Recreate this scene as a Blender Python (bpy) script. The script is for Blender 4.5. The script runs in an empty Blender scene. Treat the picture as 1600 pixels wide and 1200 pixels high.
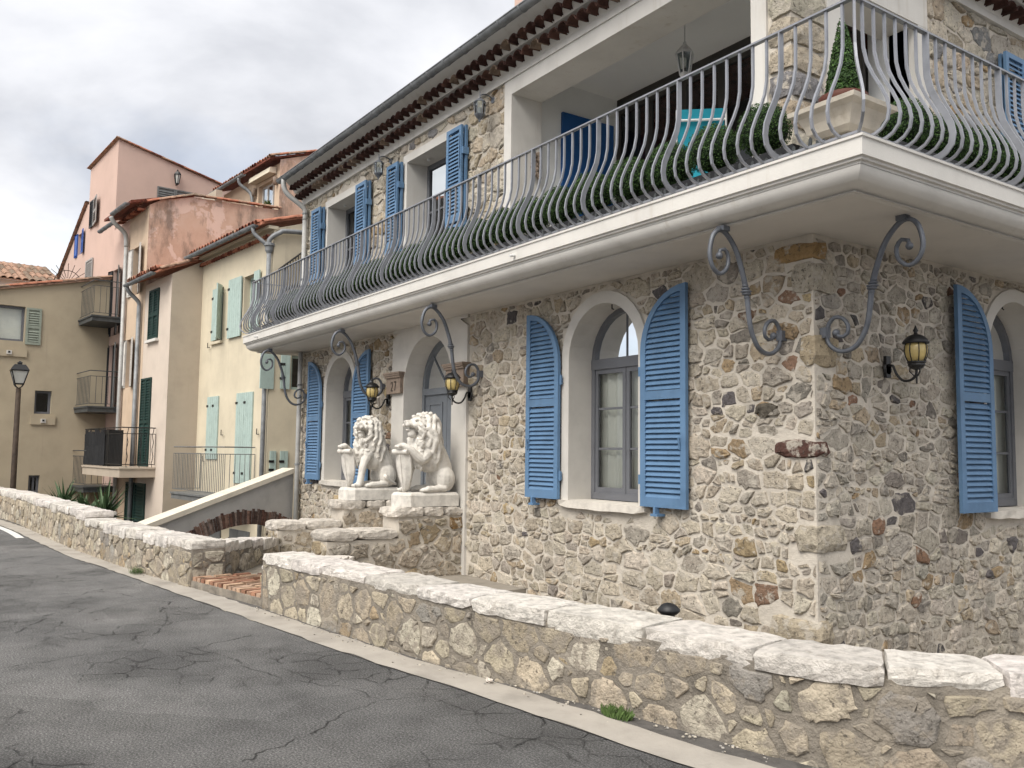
import bpy, math, random
import numpy as np
from mathutils import Vector, Matrix, noise
from mathutils.geometry import tessellate_polygon
R_ = math.radians
scene = bpy.context.scene
COL = scene.collection
# ============================================================ camera
YAW, PITCH, ROLL, EYE = R_(34.36), R_(4.54), R_(0.688), 1.6
cam_d = bpy.data.cameras.new('camera'); cam = bpy.data.objects.new('camera', cam_d); COL.objects.link(cam)
fw = Vector((-math.cos(YAW)*math.cos(PITCH), math.sin(YAW)*math.cos(PITCH), math.sin(PITCH)))
rt = fw.cross(Vector((0, 0, 1))).normalized(); up = rt.cross(fw)
rt, up = rt*math.cos(ROLL)+up*math.sin(ROLL), up*math.cos(ROLL)-rt*math.sin(ROLL)
mw = Matrix((rt, up, -fw)).transposed().to_4x4(); mw.translation = (0, 0, EYE)
cam.matrix_world = mw
cam_d.sensor_width = 36; cam_d.lens = 1373.8/1600*36; cam_d.clip_start = .05; cam_d.clip_end = 3000
scene.camera = cam
# ============================================================ world, sun, exposure
SUN_EL, SUN_AZ = 50, 158          # azimuth: direction the light comes from, degrees clockwise from +Y
world = bpy.data.worlds.new('World'); scene.world = world; world.use_nodes = True
wn, wl = world.node_tree.nodes, world.node_tree.links
wn.clear()
def N(nodes, t, **kw):
    n = nodes.new(t)
    for k, v in kw.items():
        if k in n.inputs: n.inputs[k].default_value = v
        else: setattr(n, k, v)
    return n
def build_world():
    out = N(wn, 'ShaderNodeOutputWorld')
    sky = N(wn, 'ShaderNodeTexSky', sky_type='NISHITA', sun_disc=False, sun_elevation=R_(SUN_EL), sun_rotation=R_(SUN_AZ), air_density=1.0, dust_density=1.5)
    bg1 = N(wn, 'ShaderNodeBackground', Strength=.12); wl.new(sky.outputs[0], bg1.inputs[0])
    tc = N(wn, 'ShaderNodeTexCoord'); sep = N(wn, 'ShaderNodeSeparateXYZ'); wl.new(tc.outputs['Generated'], sep.inputs[0])
    zz = N(wn, 'ShaderNodeMath', operation='MAXIMUM'); wl.new(sep.outputs[2], zz.inputs[0]); zz.inputs[1].default_value = 0.0
    za = N(wn, 'ShaderNodeMath', operation='ADD'); wl.new(zz.outputs[0], za.inputs[0]); za.inputs[1].default_value = .22
    dv = N(wn, 'ShaderNodeVectorMath', operation='DIVIDE'); cb = N(wn, 'ShaderNodeCombineXYZ')
    for i in range(2): wl.new(za.outputs[0], cb.inputs[i])
    cb.inputs[2].default_value = 1.0
    wl.new(tc.outputs['Generated'], dv.inputs[0]); wl.new(cb.outputs[0], dv.inputs[1])
    mp = N(wn, 'ShaderNodeMapping'); mp.inputs['Scale'].default_value = (1, 1, .3); mp.inputs['Location'].default_value = (3.3, 1.7, 0)
    wl.new(dv.outputs[0], mp.inputs[0])
    n1 = N(wn, 'ShaderNodeTexNoise', Scale=1.7, Detail=9.0, Roughness=.52, Distortion=.25); wl.new(mp.outputs[0], n1.inputs['Vector'])
    n2 = N(wn, 'ShaderNodeTexNoise', Scale=.55, Detail=5.0, Roughness=.5); wl.new(mp.outputs[0], n2.inputs['Vector'])
    mx = N(wn, 'ShaderNodeMath', operation='MULTIPLY_ADD'); wl.new(n2.outputs[0], mx.inputs[0]); mx.inputs[1].default_value = .6
    wl.new(n1.outputs[0], mx.inputs[2])
    rp = N(wn, 'ShaderNodeValToRGB'); e = rp.color_ramp.elements
    e[0].position = .63; e[0].color = (.47, .485, .525, 1); e[1].position = .96; e[1].color = (.84, .84, .85, 1)
    m = rp.color_ramp.elements.new(.79); m.color = (.66, .67, .705, 1)
    wl.new(mx.outputs[0], rp.inputs[0])
    bg2 = N(wn, 'ShaderNodeBackground', Strength=SKY); wl.new(rp.outputs[0], bg2.inputs[0])
    n3 = N(wn, 'ShaderNodeTexNoise', Scale=.8, Detail=6.0, Roughness=.5); mp3 = N(wn, 'ShaderNodeMapping'); mp3.inputs['Location'].default_value = (7.1, -4.2, 2)
    mp3.inputs['Scale'].default_value = (1, 1, .3)
    wl.new(dv.outputs[0], mp3.inputs[0]); wl.new(mp3.outputs[0], n3.inputs['Vector'])
    r3 = N(wn, 'ShaderNodeValToRGB'); e = r3.color_ramp.elements; e[0].position = .33; e[0].color = (.62, .62, .62, 1); e[1].position = .44; e[1].color = (1, 1, 1, 1)
    wl.new(n3.outputs[0], r3.inputs[0])
    ms = N(wn, 'ShaderNodeMixShader'); wl.new(r3.outputs[0], ms.inputs[0]); wl.new(bg1.outputs[0], ms.inputs[1]); wl.new(bg2.outputs[0], ms.inputs[2])
    wl.new(ms.outputs[0], out.inputs[0])
SKY = .88
build_world()
sun_d = bpy.data.lights.new('sun', 'SUN'); sun = bpy.data.objects.new('sun', sun_d); COL.objects.link(sun)
sun_d.energy = 2.9; sun_d.angle = R_(46); sun_d.color = (1.0, .95, .87)
sd = Vector((math.sin(R_(SUN_AZ))*math.cos(R_(SUN_EL)), math.cos(R_(SUN_AZ))*math.cos(R_(SUN_EL)), math.sin(R_(SUN_EL))))
sun.rotation_euler = sd.to_track_quat('Z', 'Y').to_euler(); sun.location = sd*60
vs = scene.view_settings; vs.view_transform = 'Standard'; vs.look = 'None'; vs.exposure = 0.64; vs.gamma = 1
scene.cycles.use_adaptive_sampling = True; scene.cycles.adaptive_threshold = .03; scene.cycles.max_bounces = 6; scene.cycles.diffuse_bounces = 3; scene.cycles.transparent_max_bounces = 12
rng = random.Random(7)
# ============================================================ materials
MATS = {}
def nt(name):
    m = bpy.data.materials.new(name); m.use_nodes = True
    n = m.node_tree.nodes; b = n['Principled BSDF']; MATS[name] = m
    return m, n, m.node_tree.links, b
def noise_n(n, l, scale, detail=6, rough=.6, vec=None, dist=0):
    t = N(n, 'ShaderNodeTexNoise', Scale=scale, Detail=float(detail), Roughness=rough, Distortion=dist)
    if vec is not None: l.new(vec, t.inputs['Vector'])
    return t
def ramp(n, l, src, stops):
    r = N(n, 'ShaderNodeValToRGB'); e = r.color_ramp.elements
    while len(e) < len(stops): e.new(.5)
    for q, (p, c) in zip(e, stops):
        q.position = p; q.color = (c, c, c, 1) if isinstance(c, (int, float)) else (*c, 1)
    l.new(src, r.inputs[0]); return r
def mixc(n, l, fac, a, b, mode='MIX'):
    m = N(n, 'ShaderNodeMix', data_type='RGBA', blend_type=mode)
    if isinstance(fac, (int, float)): m.inputs[0].default_value = fac
    else: l.new(fac, m.inputs[0])
    for s, i in ((a, 6), (b, 7)):
        if isinstance(s, tuple): m.inputs[i].default_value = (*s[:3], 1)
        else: l.new(s, m.inputs[i])
    return m.outputs[2]
def geo(n): return N(n, 'ShaderNodeNewGeometry').outputs['Position']
def bump(n, l, b, src, strength, dist=.01, prev=None):
    bp = N(n, 'ShaderNodeBump', Strength=strength, Distance=dist); l.new(src, bp.inputs['Height'])
    if prev is not None: l.new(prev, bp.inputs['Normal'])
    l.new(bp.outputs[0], b.inputs['Normal']); return bp.outputs[0]
def mat(name, base, rough=.8, var=.12, vscale=3, bm=.2, bscale=45, metallic=0, spec=.25, attr=False, stain=None, bdist=.01):
    m, n, l, b = nt(name); pos = geo(n)
    b.inputs['Roughness'].default_value = rough; b.inputs['Metallic'].default_value = metallic; b.inputs['Specular IOR Level'].default_value = spec
    t = noise_n(n, l, vscale, 7, .62, pos)
    f = ramp(n, l, t.outputs[0], [(.3, 1-var*1.6), (.5, 1.0), (.7, 1+var)])
    c = mixc(n, l, 1.0, f.outputs[0], tuple(base), 'MULTIPLY')
    if attr:
        a = N(n, 'ShaderNodeAttribute', attribute_name='Col'); c = mixc(n, l, 1.0, c, a.outputs[0], 'MULTIPLY')
    if stain:
        sc, thr, colr, amt = stain
        mp = N(n, 'ShaderNodeMapping'); mp.inputs['Scale'].default_value = (1, 1, .35); l.new(pos, mp.inputs[0])
        s = noise_n(n, l, sc, 6, .65, mp.outputs[0]); r = ramp(n, l, s.outputs[0], [(thr, 0), (thr+.14, amt)])
        c = mixc(n, l, r.outputs[0], c, tuple(colr))
    l.new(c, b.inputs['Base Color'])
    if bm:
        t2 = noise_n(n, l, bscale, 8, .65, pos); bump(n, l, b, t2.outputs[0], bm, bdist)
    return m
mat('plaster_white', (.62, .60, .565), .85, .06, 2, .18, 60, stain=(1.6, .60, (.50, .45, .38), .35))
def streaks(name, colr, amt, thr):
    m = MATS[name]; n, l = m.node_tree.nodes, m.node_tree.links; b = n['Principled BSDF']; src = b.inputs['Base Color'].links[0].from_socket
    mp = N(n, 'ShaderNodeMapping'); mp.inputs['Scale'].default_value = (9, 9, .55); l.new(geo(n), mp.inputs[0]); t = noise_n(n, l, 1.0, 6, .65, mp.outputs[0])
    g = noise_n(n, l, .9, 3, .5, geo(n)); gm = ramp(n, l, g.outputs[0], [(.42, .1), (.62, 1)]); r = ramp(n, l, t.outputs[0], [(thr, 0), (thr+.16, amt)])
    l.new(mixc(n, l, mixc(n, l, 1.0, r.outputs[0], gm.outputs[0], 'MULTIPLY'), src, colr), b.inputs['Base Color'])
streaks('plaster_white', (.36, .30, .22), .55, .56)
mat('plaster_trim', (.56, .535, .495), .88, .07, 2.5, .2, 70)
mat('soffit', (.60, .57, .53), .9, .06, 1.5, .12, 50)
mat('loggia', (.76, .765, .755), .85, .03, 1.2, .08, 60)
mat('blue_paint', (.105, .195, .325), .55, .13, 3, .10, 70, spec=.35, stain=(5, .62, (.17, .26, .36), .4))
mat('blue_panel', (.012, .085, .27), .5, .06, 3, .03, 60, spec=.4)
mat('mint_paint', (.40, .50, .465), .6, .08, 5, .06, 80)
mat('dark_green', (.018, .045, .04), .5, .15, 5, .05, 80)
mat('charcoal_paint', (.035, .037, .04), .55, .15, 5, .05, 80)
mat('grey_shutter', (.16, .165, .165), .6, .15, 5, .05, 80)
mat('sage_shutter', (.27, .30, .25), .6, .1, 5, .05, 80)
mat('white_wood', (.62, .60, .57), .6, .12, 8, .08, 80)
mat('pale_grey_wood', (.36, .35, .34), .6, .12, 8, .08, 80)
mat('royal_blue', (.05, .12, .40), .5, .1, 5, .05, 80)
streaks('blue_paint', (.15, .235, .335), .55, .53)
mat('rail_grey', (.27, .28, .31), .40, .10, 7, .10, 120, metallic=.25, spec=.5)
mat('bracket_grey', (.12, .13, .15), .45, .18, 9, .2, 120, metallic=.2, spec=.4)
mat('black_iron', (.014, .014, .015), .45, .3, 8, .15, 100, spec=.4)
mat('balcony_iron', (.06, .065, .067), .55, .2, 8, .15, 100, spec=.3)
mat('zinc', (.22, .23, .24), .55, .25, 5, .12, 50, metallic=.25, spec=.4)
mat('pipe_pale', (.40, .40, .39), .5, .12, 6, .08, 60, metallic=.1)
mat('frame_grey', (.135, .14, .155), .45, .06, 6, .03, 80, spec=.4)
mat('door_grey', (.155, .17, .19), .45, .06, 6, .04, 80, spec=.4)
mat('curtain', (.78, .76, .70), .9, .06, 3, .1, 80)
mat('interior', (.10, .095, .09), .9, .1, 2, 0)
mat('bronze_frame', (.06, .055, .05), .5, .1, 3, 0)
mat('mortar', (.56, .51, .44), .95, .14, 3.5, .75, 34, stain=(1.1, .57, (.38, .34, .295), .45), bdist=.02)
mat('mortar_grey', (.25, .222, .185), .95, .25, 4.5, 1.0, 22, stain=(2.3, .54, (.40, .35, .28), .8), bdist=.035)
mat('cap_stone', (.65, .615, .575), .92, .24, 11, 1.0, 30, attr=True, stain=(12, .56, (.30, .265, .225), .75), bdist=.03)
mat('lion_stone', (.64, .61, .56), .88, .16, 9, .8, 60, stain=(6, .58, (.40, .355, .30), .65))
mat('sill_stone', (.60, .56, .50), .9, .12, 8, .6, 50)
mat('capital_stone', (.25, .195, .155), .9, .15, 10, .4, 60)
mat('concrete_strip', (.36, .33, .29), .92, .16, 2.2, .5, 60, stain=(1.6, .60, (.15, .14, .13), .6))
mat('gutter_dirt', (.105, .098, .092), .95, .3, 7, 1.0, 40)
mat('road_paint', (.66, .65, .62), .7, .12, 10, .3, 60, stain=(7, .62, (.2, .2, .2), .7))
mat('terrace', (.26, .235, .20), .92, .15, 3, .5, 40)
mat('earth', (.14, .125, .10), .95, .25, .5, .5, 10)
mat('terracotta_dark', (.055, .026, .021), .9, .45, 9, .5, 60)
mat('terracotta_red', (.15, .048, .032), .9, .4, 9, .5, 60)
mat('terracotta_tan', (.21, .155, .115), .9, .35, 9, .5, 60)
mat('terracotta_bright', (.36, .15, .095), .88, .28, 7, .4, 60)
mat('terracotta_old', (.33, .21, .15), .9, .35, 8, .4, 60)
mat('brick_paving', (.39, .27, .195), .9, .3, 12, .5, 60, attr=True)
mat('brick_arch', (.145, .105, .09), .92, .4, 14, .8, 50, attr=True)
mat('cream_render', (.62, .55, .42), .92, .07, 1.4, .25, 30, stain=(.9, .60, (.54, .46, .33), .4))
mat('pale_render', (.60, .515, .44), .92, .06, 1.2, .25, 35, stain=(.8, .62, (.50, .43, .35), .4))
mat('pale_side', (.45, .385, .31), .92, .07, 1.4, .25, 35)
mat('orange_render', (.56, .435, .325), .92, .09, 1.6, .25, 35, stain=(1.2, .60, (.42, .30, .2), .4))
mat('tan_render', (.43, .365, .265), .92, .09, .8, .2, 30, stain=(.6, .58, (.43, .35, .25), .4))
mat('pink_render', (.56, .41, .35), .92, .05, .8, .2, 25)
mat('ramp_grey', (.42, .41, .395), .92, .1, 2.5, .4, 30)
mat('ramp_coping', (.66, .60, .50), .9, .08, 4, .3, 40)
for q_ in ('cream_render', 'pale_render', 'tan_render', 'pink_render', 'pale_side', 'orange_render'): streaks(q_, tuple(c_*.55 for c_ in MATS[q_].node_tree.nodes['Principled BSDF'].inputs['Base Color'].links[0].from_node.inputs[6].default_value[:3]) if False else (.30, .25, .20), .30, .58)
mat('awning_cream', (.64, .58, .46), .7, .06, 3, .05, 60)
mat('teal_canvas', (.02, .27, .36), .8, .08, 6, .1, 120)
mat('white_metal', (.66, .66, .65), .45, .04, 6, .02, 60)
mat('ac_white', (.50, .48, .44), .6, .1, 5, .05, 60)
mat('trough_stone', (.60, .545, .46), .88, .12, 5, .35, 40, stain=(6, .58, (.36, .30, .22), .5))
mat('pot_brown', (.12, .045, .032), .6, .15, 6, .1, 60)
mat('soil', (.03, .024, .018), 1, .3, 20, .6, 60)
mat('yucca_leaf', (.06, .10, .045), .6, .35, 6, .05, 40)
mat('weed', (.075, .12, .035), .7, .35, 30, 0)
mat('boxwood', (.042, .082, .028), .65, .4, 25, .05, 60, attr=True)
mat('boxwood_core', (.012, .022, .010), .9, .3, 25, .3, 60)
mat('lamp_glass', (.50, .50, .47), .25, .05, 8, 0, spec=.6)
mat('pebble', (.36, .34, .31), .8, .3, 30, .4, 60, attr=True)
mat('amber_glass', (.52, .40, .16), .22, .1, 12, .05, 60, spec=.6)
mat('wood_dark', (.05, .035, .025), .7, .3, 8, .3, 60)
mat('lettering', (.02, .018, .015), .7, .05, 8, 0)
def stone_mat(name, sc, smear=(.49, .445, .38), th=.54):
    m, n, l, b = nt(name); pos = geo(n)
    b.inputs['Roughness'].default_value = .92; b.inputs['Specular IOR Level'].default_value = .2
    a = N(n, 'ShaderNodeAttribute', attribute_name='Col')
    t = noise_n(n, l, 16*sc, 9, .7, pos); f = ramp(n, l, t.outputs[0], [(.30, .42), (.45, .92), (.70, 1.28)])
    c = mixc(n, l, 1.0, a.outputs[0], f.outputs[0], 'MULTIPLY')
    t1 = noise_n(n, l, 34*sc, 5, .6, pos); r1 = ramp(n, l, t1.outputs[0], [(.585, 0), (.66, .85)])
    c = mixc(n, l, r1.outputs[0], c, (.10, .088, .075))
    t3 = noise_n(n, l, 9*sc, 5, .6, pos); r3 = ramp(n, l, t3.outputs[0], [(th, 0), (th+.08, .85)])
    c = mixc(n, l, r3.outputs[0], c, smear)
    l.new(c, b.inputs['Base Color'])
    t2 = noise_n(n, l, 30*sc, 9, .7, pos); p = bump(n, l, b, t2.outputs[0], .9, .03)
    v = N(n, 'ShaderNodeTexVoronoi', Scale=55.0*sc, feature='DISTANCE_TO_EDGE'); l.new(pos, v.inputs['Vector'])
    bump(n, l, b, v.outputs['Distance'], .35, .02, p)
stone_mat('rubble_stone', 1.0); stone_mat('parapet_stone', .8, (.29, .255, .21), .49)
def asphalt():
    m, n, l, b = nt('asphalt'); pos = geo(n)
    b.inputs['Roughness'].default_value = .88; b.inputs['Specular IOR Level'].default_value = .3
    big = noise_n(n, l, .38, 5, .55, pos); mid = noise_n(n, l, 2.6, 7, .65, pos); fine = noise_n(n, l, 80, 6, .8, pos)
    c = ramp(n, l, big.outputs[0], [(.36, (.125, .123, .121)), (.5, (.16, .157, .153)), (.64, (.195, .19, .183))]).outputs[0]
    c = mixc(n, l, 1.0, c, ramp(n, l, mid.outputs[0], [(.3, .74), (.5, 1.0), (.7, 1.16)]).outputs[0], 'MULTIPLY')
    c = mixc(n, l, 1.0, c, ramp(n, l, fine.outputs[0], [(.36, .35), (.5, .92), (.62, 2.1)]).outputs[0], 'MULTIPLY')
    # repair patches, rectangles in the road's own plan
    dst = noise_n(n, l, 1.3, 4, .6, pos); off = N(n, 'ShaderNodeVectorMath', operation='MULTIPLY_ADD'); l.new(dst.outputs['Color'], off.inputs[0]); off.inputs[1].default_value = (.7, .7, 0); l.new(pos, off.inputs[2])
    va = N(n, 'ShaderNodeTexVoronoi', Scale=.33, feature='F1', distance='CHEBYCHEV'); l.new(pos, va.inputs['Vector'])
    pr = ramp(n, l, va.outputs['Color'], [(.0, .80), (.5, 1.0), (1.0, 1.2)]); c = mixc(n, l, .8, c, mixc(n, l, 1.0, c, pr.outputs[0], 'MULTIPLY'))
    # cracks: long seams and crazed zones
    v1 = N(n, 'ShaderNodeTexVoronoi', Scale=.42, feature='DISTANCE_TO_EDGE'); l.new(off.outputs[0], v1.inputs['Vector'])
    k1 = ramp(n, l, v1.outputs['Distance'], [(.0, .9), (.0045, 0)])
    w2 = noise_n(n, l, 5, 5, .7, pos); o2 = N(n, 'ShaderNodeVectorMath', operation='MULTIPLY_ADD'); l.new(w2.outputs['Color'], o2.inputs[0]); o2.inputs[1].default_value = (.16, .16, 0); l.new(pos, o2.inputs[2])
    v2 = N(n, 'ShaderNodeTexVoronoi', Scale=3.2, feature='DISTANCE_TO_EDGE'); l.new(o2.outputs[0], v2.inputs['Vector'])
    k2 = ramp(n, l, v2.outputs['Distance'], [(.0, 1), (.028, 0)])
    zone = noise_n(n, l, .5, 4, .6, pos); zr = ramp(n, l, zone.outputs[0], [(.50, 0), (.60, 1)])
    k2m = mixc(n, l, 1.0, k2.outputs[0], zr.outputs[0], 'MULTIPLY')
    brk = noise_n(n, l, 3.5, 4, .6, pos); br = ramp(n, l, brk.outputs[0], [(.42, 0), (.56, 1)]); br2 = ramp(n, l, noise_n(n, l, 6, 4, .6, pos).outputs[0], [(.40, 0), (.55, 1)])
    kk = mixc(n, l, 1.0, mixc(n, l, 1.0, k1.outputs[0], br.outputs[0], 'MULTIPLY'), mixc(n, l, .75, k2m, mixc(n, l, 1.0, k2m, br2.outputs[0], 'MULTIPLY')), 'LIGHTEN')
    c = mixc(n, l, kk, c, (.036, .035, .034))
    dk = mixc(n, l, .75, c, mixc(n, l, zr.outputs[0], c, mixc(n, l, 1.0, c, (.66, .66, .66), 'MULTIPLY')))
    l.new(dk, b.inputs['Base Color'])
    p = bump(n, l, b, fine.outputs[0], 1.0, .02)
    iv = N(n, 'ShaderNodeMath', operation='SUBTRACT'); iv.inputs[0].default_value = 1.0; l.new(kk, iv.inputs[1])
    p = bump(n, l, b, iv.outputs[0], .9, .02, p)
    bump(n, l, b, mid.outputs[0], .45, .03, p)
asphalt()
def peeling():
    m, n, l, b = nt('peeling_render'); pos = geo(n); b.inputs['Roughness'].default_value = .93; b.inputs['Specular IOR Level'].default_value = .2
    t = noise_n(n, l, 1.1, 8, .65, pos); c = ramp(n, l, t.outputs[0], [(.3, (.47, .315, .235)), (.5, (.56, .395, .305)), (.7, (.59, .45, .365))]).outputs[0]
    p = noise_n(n, l, 1.05, 9, .62, pos, .3); r = ramp(n, l, p.outputs[0], [(.535, 0), (.55, 1)]); c = mixc(n, l, r.outputs[0], c, (.66, .50, .42))
    mp = N(n, 'ShaderNodeMapping'); mp.inputs['Scale'].default_value = (1, 1, .4); mp.inputs['Location'].default_value = (4, 2, 9); l.new(pos, mp.inputs[0])
    s = noise_n(n, l, 1.9, 8, .7, mp.outputs[0]); rs = ramp(n, l, s.outputs[0], [(.50, 0), (.66, .8)]); c = mixc(n, l, rs.outputs[0], c, (.17, .135, .11))
    g = noise_n(n, l, .8, 8, .6, mp.outputs[0]); rg = ramp(n, l, g.outputs[0], [(.64, 0), (.65, 1)]); c = mixc(n, l, rg.outputs[0], c, (.22, .19, .165))
    l.new(c, b.inputs['Base Color']); q = bump(n, l, b, r.outputs[0], .4, .012); bump(n, l, b, noise_n(n, l, 22, 8, .6, pos).outputs[0], .3, .02, q)
peeling()
def glass():
    m, n, l, b = nt('glass'); n.remove(b); out = n['Material Output']
    tr = N(n, 'ShaderNodeBsdfTransparent', Color=(.88, .91, .90, 1)); gl = N(n, 'ShaderNodeBsdfGlossy', Color=(.9, .93, .96, 1), Roughness=.02)
    fr = N(n, 'ShaderNodeFresnel', IOR=1.5); ms = N(n, 'ShaderNodeMixShader'); l.new(fr.outputs[0], ms.inputs[0]); l.new(tr.outputs[0], ms.inputs[1]); l.new(gl.outputs[0], ms.inputs[2]); l.new(ms.outputs[0], out.inputs[0])
glass()
# ============================================================ mesh helpers
class Fr:                       # a vertical wall frame: u along the wall, n outward, z up
    def __init__(s, ox, oy, dx, dy, nx, ny): s.o = (ox, oy); s.d = (dx, dy); s.m = (nx, ny)
    def p(s, u, z, n=0.0): return (s.o[0]+s.d[0]*u+s.m[0]*n, s.o[1]+s.d[1]*u+s.m[1]*n, z)
class MB:
    def __init__(s): s.v = []; s.f = []; s.c = []; s.mi = []; s.hascol = False
    def add(s, vs, fs, col=None):
        k = len(s.v); s.v += [tuple(p) for p in vs]; s.f += [tuple(i+k for i in f) for f in fs]
        if col: s.hascol = True
        s.c += [col or (1, 1, 1)]*len(vs); return s
    def hexa(s, p): return s.add(p, [(0, 3, 2, 1), (4, 5, 6, 7), (0, 1, 5, 4), (1, 2, 6, 5), (2, 3, 7, 6), (3, 0, 4, 7)])
    def box(s, x0, x1, y0, y1, z0, z1): return s.hexa([(x0, y0, z0), (x1, y0, z0), (x1, y1, z0), (x0, y1, z0), (x0, y0, z1), (x1, y0, z1), (x1, y1, z1), (x0, y1, z1)])
    def fbox(s, fr, u0, u1, z0, z1, n0, n1):
        return s.hexa([fr.p(u0, z0, n1), fr.p(u1, z0, n1), fr.p(u1, z0, n0), fr.p(u0, z0, n0), fr.p(u0, z1, n1), fr.p(u1, z1, n1), fr.p(u1, z1, n0), fr.p(u0, z1, n0)])
    def sheet(s, fr, outer, holes, n=0.0, depth=0.0):
        loops = [outer]+holes
        pts = [[Vector((u, z, 0)) for u, z in L] for L in loops]
        flat = [q for L in loops for q in L]
        s.add([fr.p(u, z, n) for u, z in flat], [tuple(t) for t in tessellate_polygon(pts)])
        if depth:
            for L in holes:
                k = len(L)
                s.add([fr.p(u, z, n) for u, z in L]+[fr.p(u, z, n-depth) for u, z in L], [(i, (i+1) % k, (i+1) % k+k, i+k) for i in range(k)])
        return s
    def prism(s, fr, poly, n0, n1):
        k = len(poly); tri = tessellate_polygon([[Vector((u, z, 0)) for u, z in poly]])
        s.add([fr.p(u, z, n1) for u, z in poly]+[fr.p(u, z, n0) for u, z in poly], [tuple(t) for t in tri]+[tuple(i+k for i in reversed(t)) for t in tri]+[(i, (i+1) % k, (i+1) % k+k, i+k) for i in range(k)])
        return s
    def ring(s, fr, outer, inner, n0, n1, closed=True):
        k = len(outer); vs = [fr.p(*q, n1) for q in outer]+[fr.p(*q, n1) for q in inner]+[fr.p(*q, n0) for q in outer]+[fr.p(*q, n0) for q in inner]
        fs = []
        for i in range(k if closed else k-1):
            j = (i+1) % k; fs += [(i, j, j+k, i+k), (i+k, j+k, j+3*k, i+3*k), (i, i+2*k, j+2*k, j)]
        if not closed:
            for i in (0, k-1): fs.append((i, i+k, i+3*k, i+2*k))
        return s.add(vs, fs)
    def tube(s, pts, r, n=8, cap=True):
        P = [Vector(p) for p in pts]; m = len(P); rr = r if isinstance(r, (list, tuple)) else [r]*m
        T = [(P[min(i+1, m-1)]-P[max(i-1, 0)]).normalized() for i in range(m)]
        a = Vector((0, 0, 1)) if abs(T[0].z) < .9 else Vector((1, 0, 0)); nx = T[0].cross(a).normalized(); vs = []
        for i in range(m):
            nx = (nx-T[i]*nx.dot(T[i])).normalized(); by = T[i].cross(nx)
            for k in range(n):
                an = 2*math.pi*k/n; vs.append(P[i]+(nx*math.cos(an)+by*math.sin(an))*rr[i])
        fs = [(i*n+k, i*n+(k+1) % n, (i+1)*n+(k+1) % n, (i+1)*n+k) for i in range(m-1) for k in range(n)]
        if cap: fs += [tuple(range(n-1, -1, -1)), tuple((m-1)*n+k for k in range(n))]
        return s.add(vs, fs)
    def lathe(s, prof, n=12, c=(0, 0, 0)):
        vs = [(c[0]+r*math.cos(2*math.pi*k/n), c[1]+r*math.sin(2*math.pi*k/n), c[2]+z) for r, z in prof for k in range(n)]; m = len(prof)
        fs = [(i*n+k, i*n+(k+1) % n, (i+1)*n+(k+1) % n, (i+1)*n+k) for i in range(m-1) for k in range(n)]
        fs += [tuple(range(n-1, -1, -1)), tuple((m-1)*n+k for k in range(n))]
        return s.add(vs, fs)
    def ell(s, c, r, nu=12, nv=8, M=None):
        vs = []; 
        for i in range(nv+1):
            th = math.pi*i/nv
            for k in range(nu):
                q = Vector((r[0]*math.sin(th)*math.cos(2*math.pi*k/nu), r[1]*math.sin(th)*math.sin(2*math.pi*k/nu), r[2]*math.cos(th)))
                if M: q = M @ q
                vs.append(q+Vector(c))
        return s.add(vs, [(i*nu+k, (i+1)*nu+k, (i+1)*nu+(k+1) % nu, i*nu+(k+1) % nu) for i in range(nv) for k in range(nu)])
    def mesh(s, name, m, off=(0, 0, 0), smooth=False):
        me = bpy.data.meshes.new(name); me.from_pydata([(a-off[0], b-off[1], c-off[2]) for a, b, c in s.v], [], s.f)
        if s.hascol:
            at = me.color_attributes.new('Col', 'FLOAT_COLOR', 'POINT'); at.data.foreach_set('color', np.array([(*c, 1) for c in s.c], dtype=np.float32).ravel())
        me.materials.append(MATS[m]); 
        if smooth: me.polygons.foreach_set('use_smooth', [True]*len(me.polygons))
        return me
    def build(s, name, m, parent=None, smooth=False, origin=None):
        w = wloc(parent); o = bpy.data.objects.new(name, s.mesh(name, m, origin if origin else w, smooth)); COL.objects.link(o)
        if parent: o.parent = parent
        if origin: o.location = Vector(origin)-Vector(w)
        return o
def wloc(o):
    w = Vector((0, 0, 0))
    while o: w += o.location; o = o.parent
    return w
def tag(o, label, cat, group=None):
    o['label'] = label; o['category'] = cat
    if group: o['group'] = group
    return o
def struct(o): o['kind'] = 'structure'; return o
def stuff(o): o['kind'] = 'stuff'; return o
def thing(name, label, cat, loc=(0, 0, 0), group=None, rz=0):
    o = bpy.data.objects.new(name, None); COL.objects.link(o); o.location = loc; o.rotation_euler = (0, 0, rz); o.empty_display_size = .2
    return tag(o, label, cat, group)
def inst(name, me, parent, loc, rot=(0, 0, 0), scale=(1, 1, 1)):
    o = bpy.data.objects.new(name, me); COL.objects.link(o)
    if parent: o.parent = parent; o.location = Vector(loc)-wloc(parent)
    else: o.location = loc
    o.rotation_euler = rot; o.scale = scale; return o
def copy_tree(o, parent=None):
    c = o.copy(); COL.objects.link(c); c.parent = parent
    for ch in o.children: copy_tree(ch, c)
    return c
def arch(c, r, z0, zs, n=12):
    return [(c-r, z0)]+[(c-r*math.cos(math.pi*i/n), zs+r*math.sin(math.pi*i/n)) for i in range(n+1)]+[(c+r, z0)]
def rect(u0, u1, z0, z1): return [(u0, z0), (u0, z1), (u1, z1), (u1, z0)]
def seen(p):                                            # rough size on view, only to pick which pieces are separate objects
    d = Vector(p)-Vector((0, 0, EYE)); w = d.dot(fw)
    if w < .5: return 0
    x, y = d.dot(rt)/w, d.dot(up)/w
    return 1/(w*w) if abs(x) < .60 and abs(y) < .45 else 0
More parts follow.
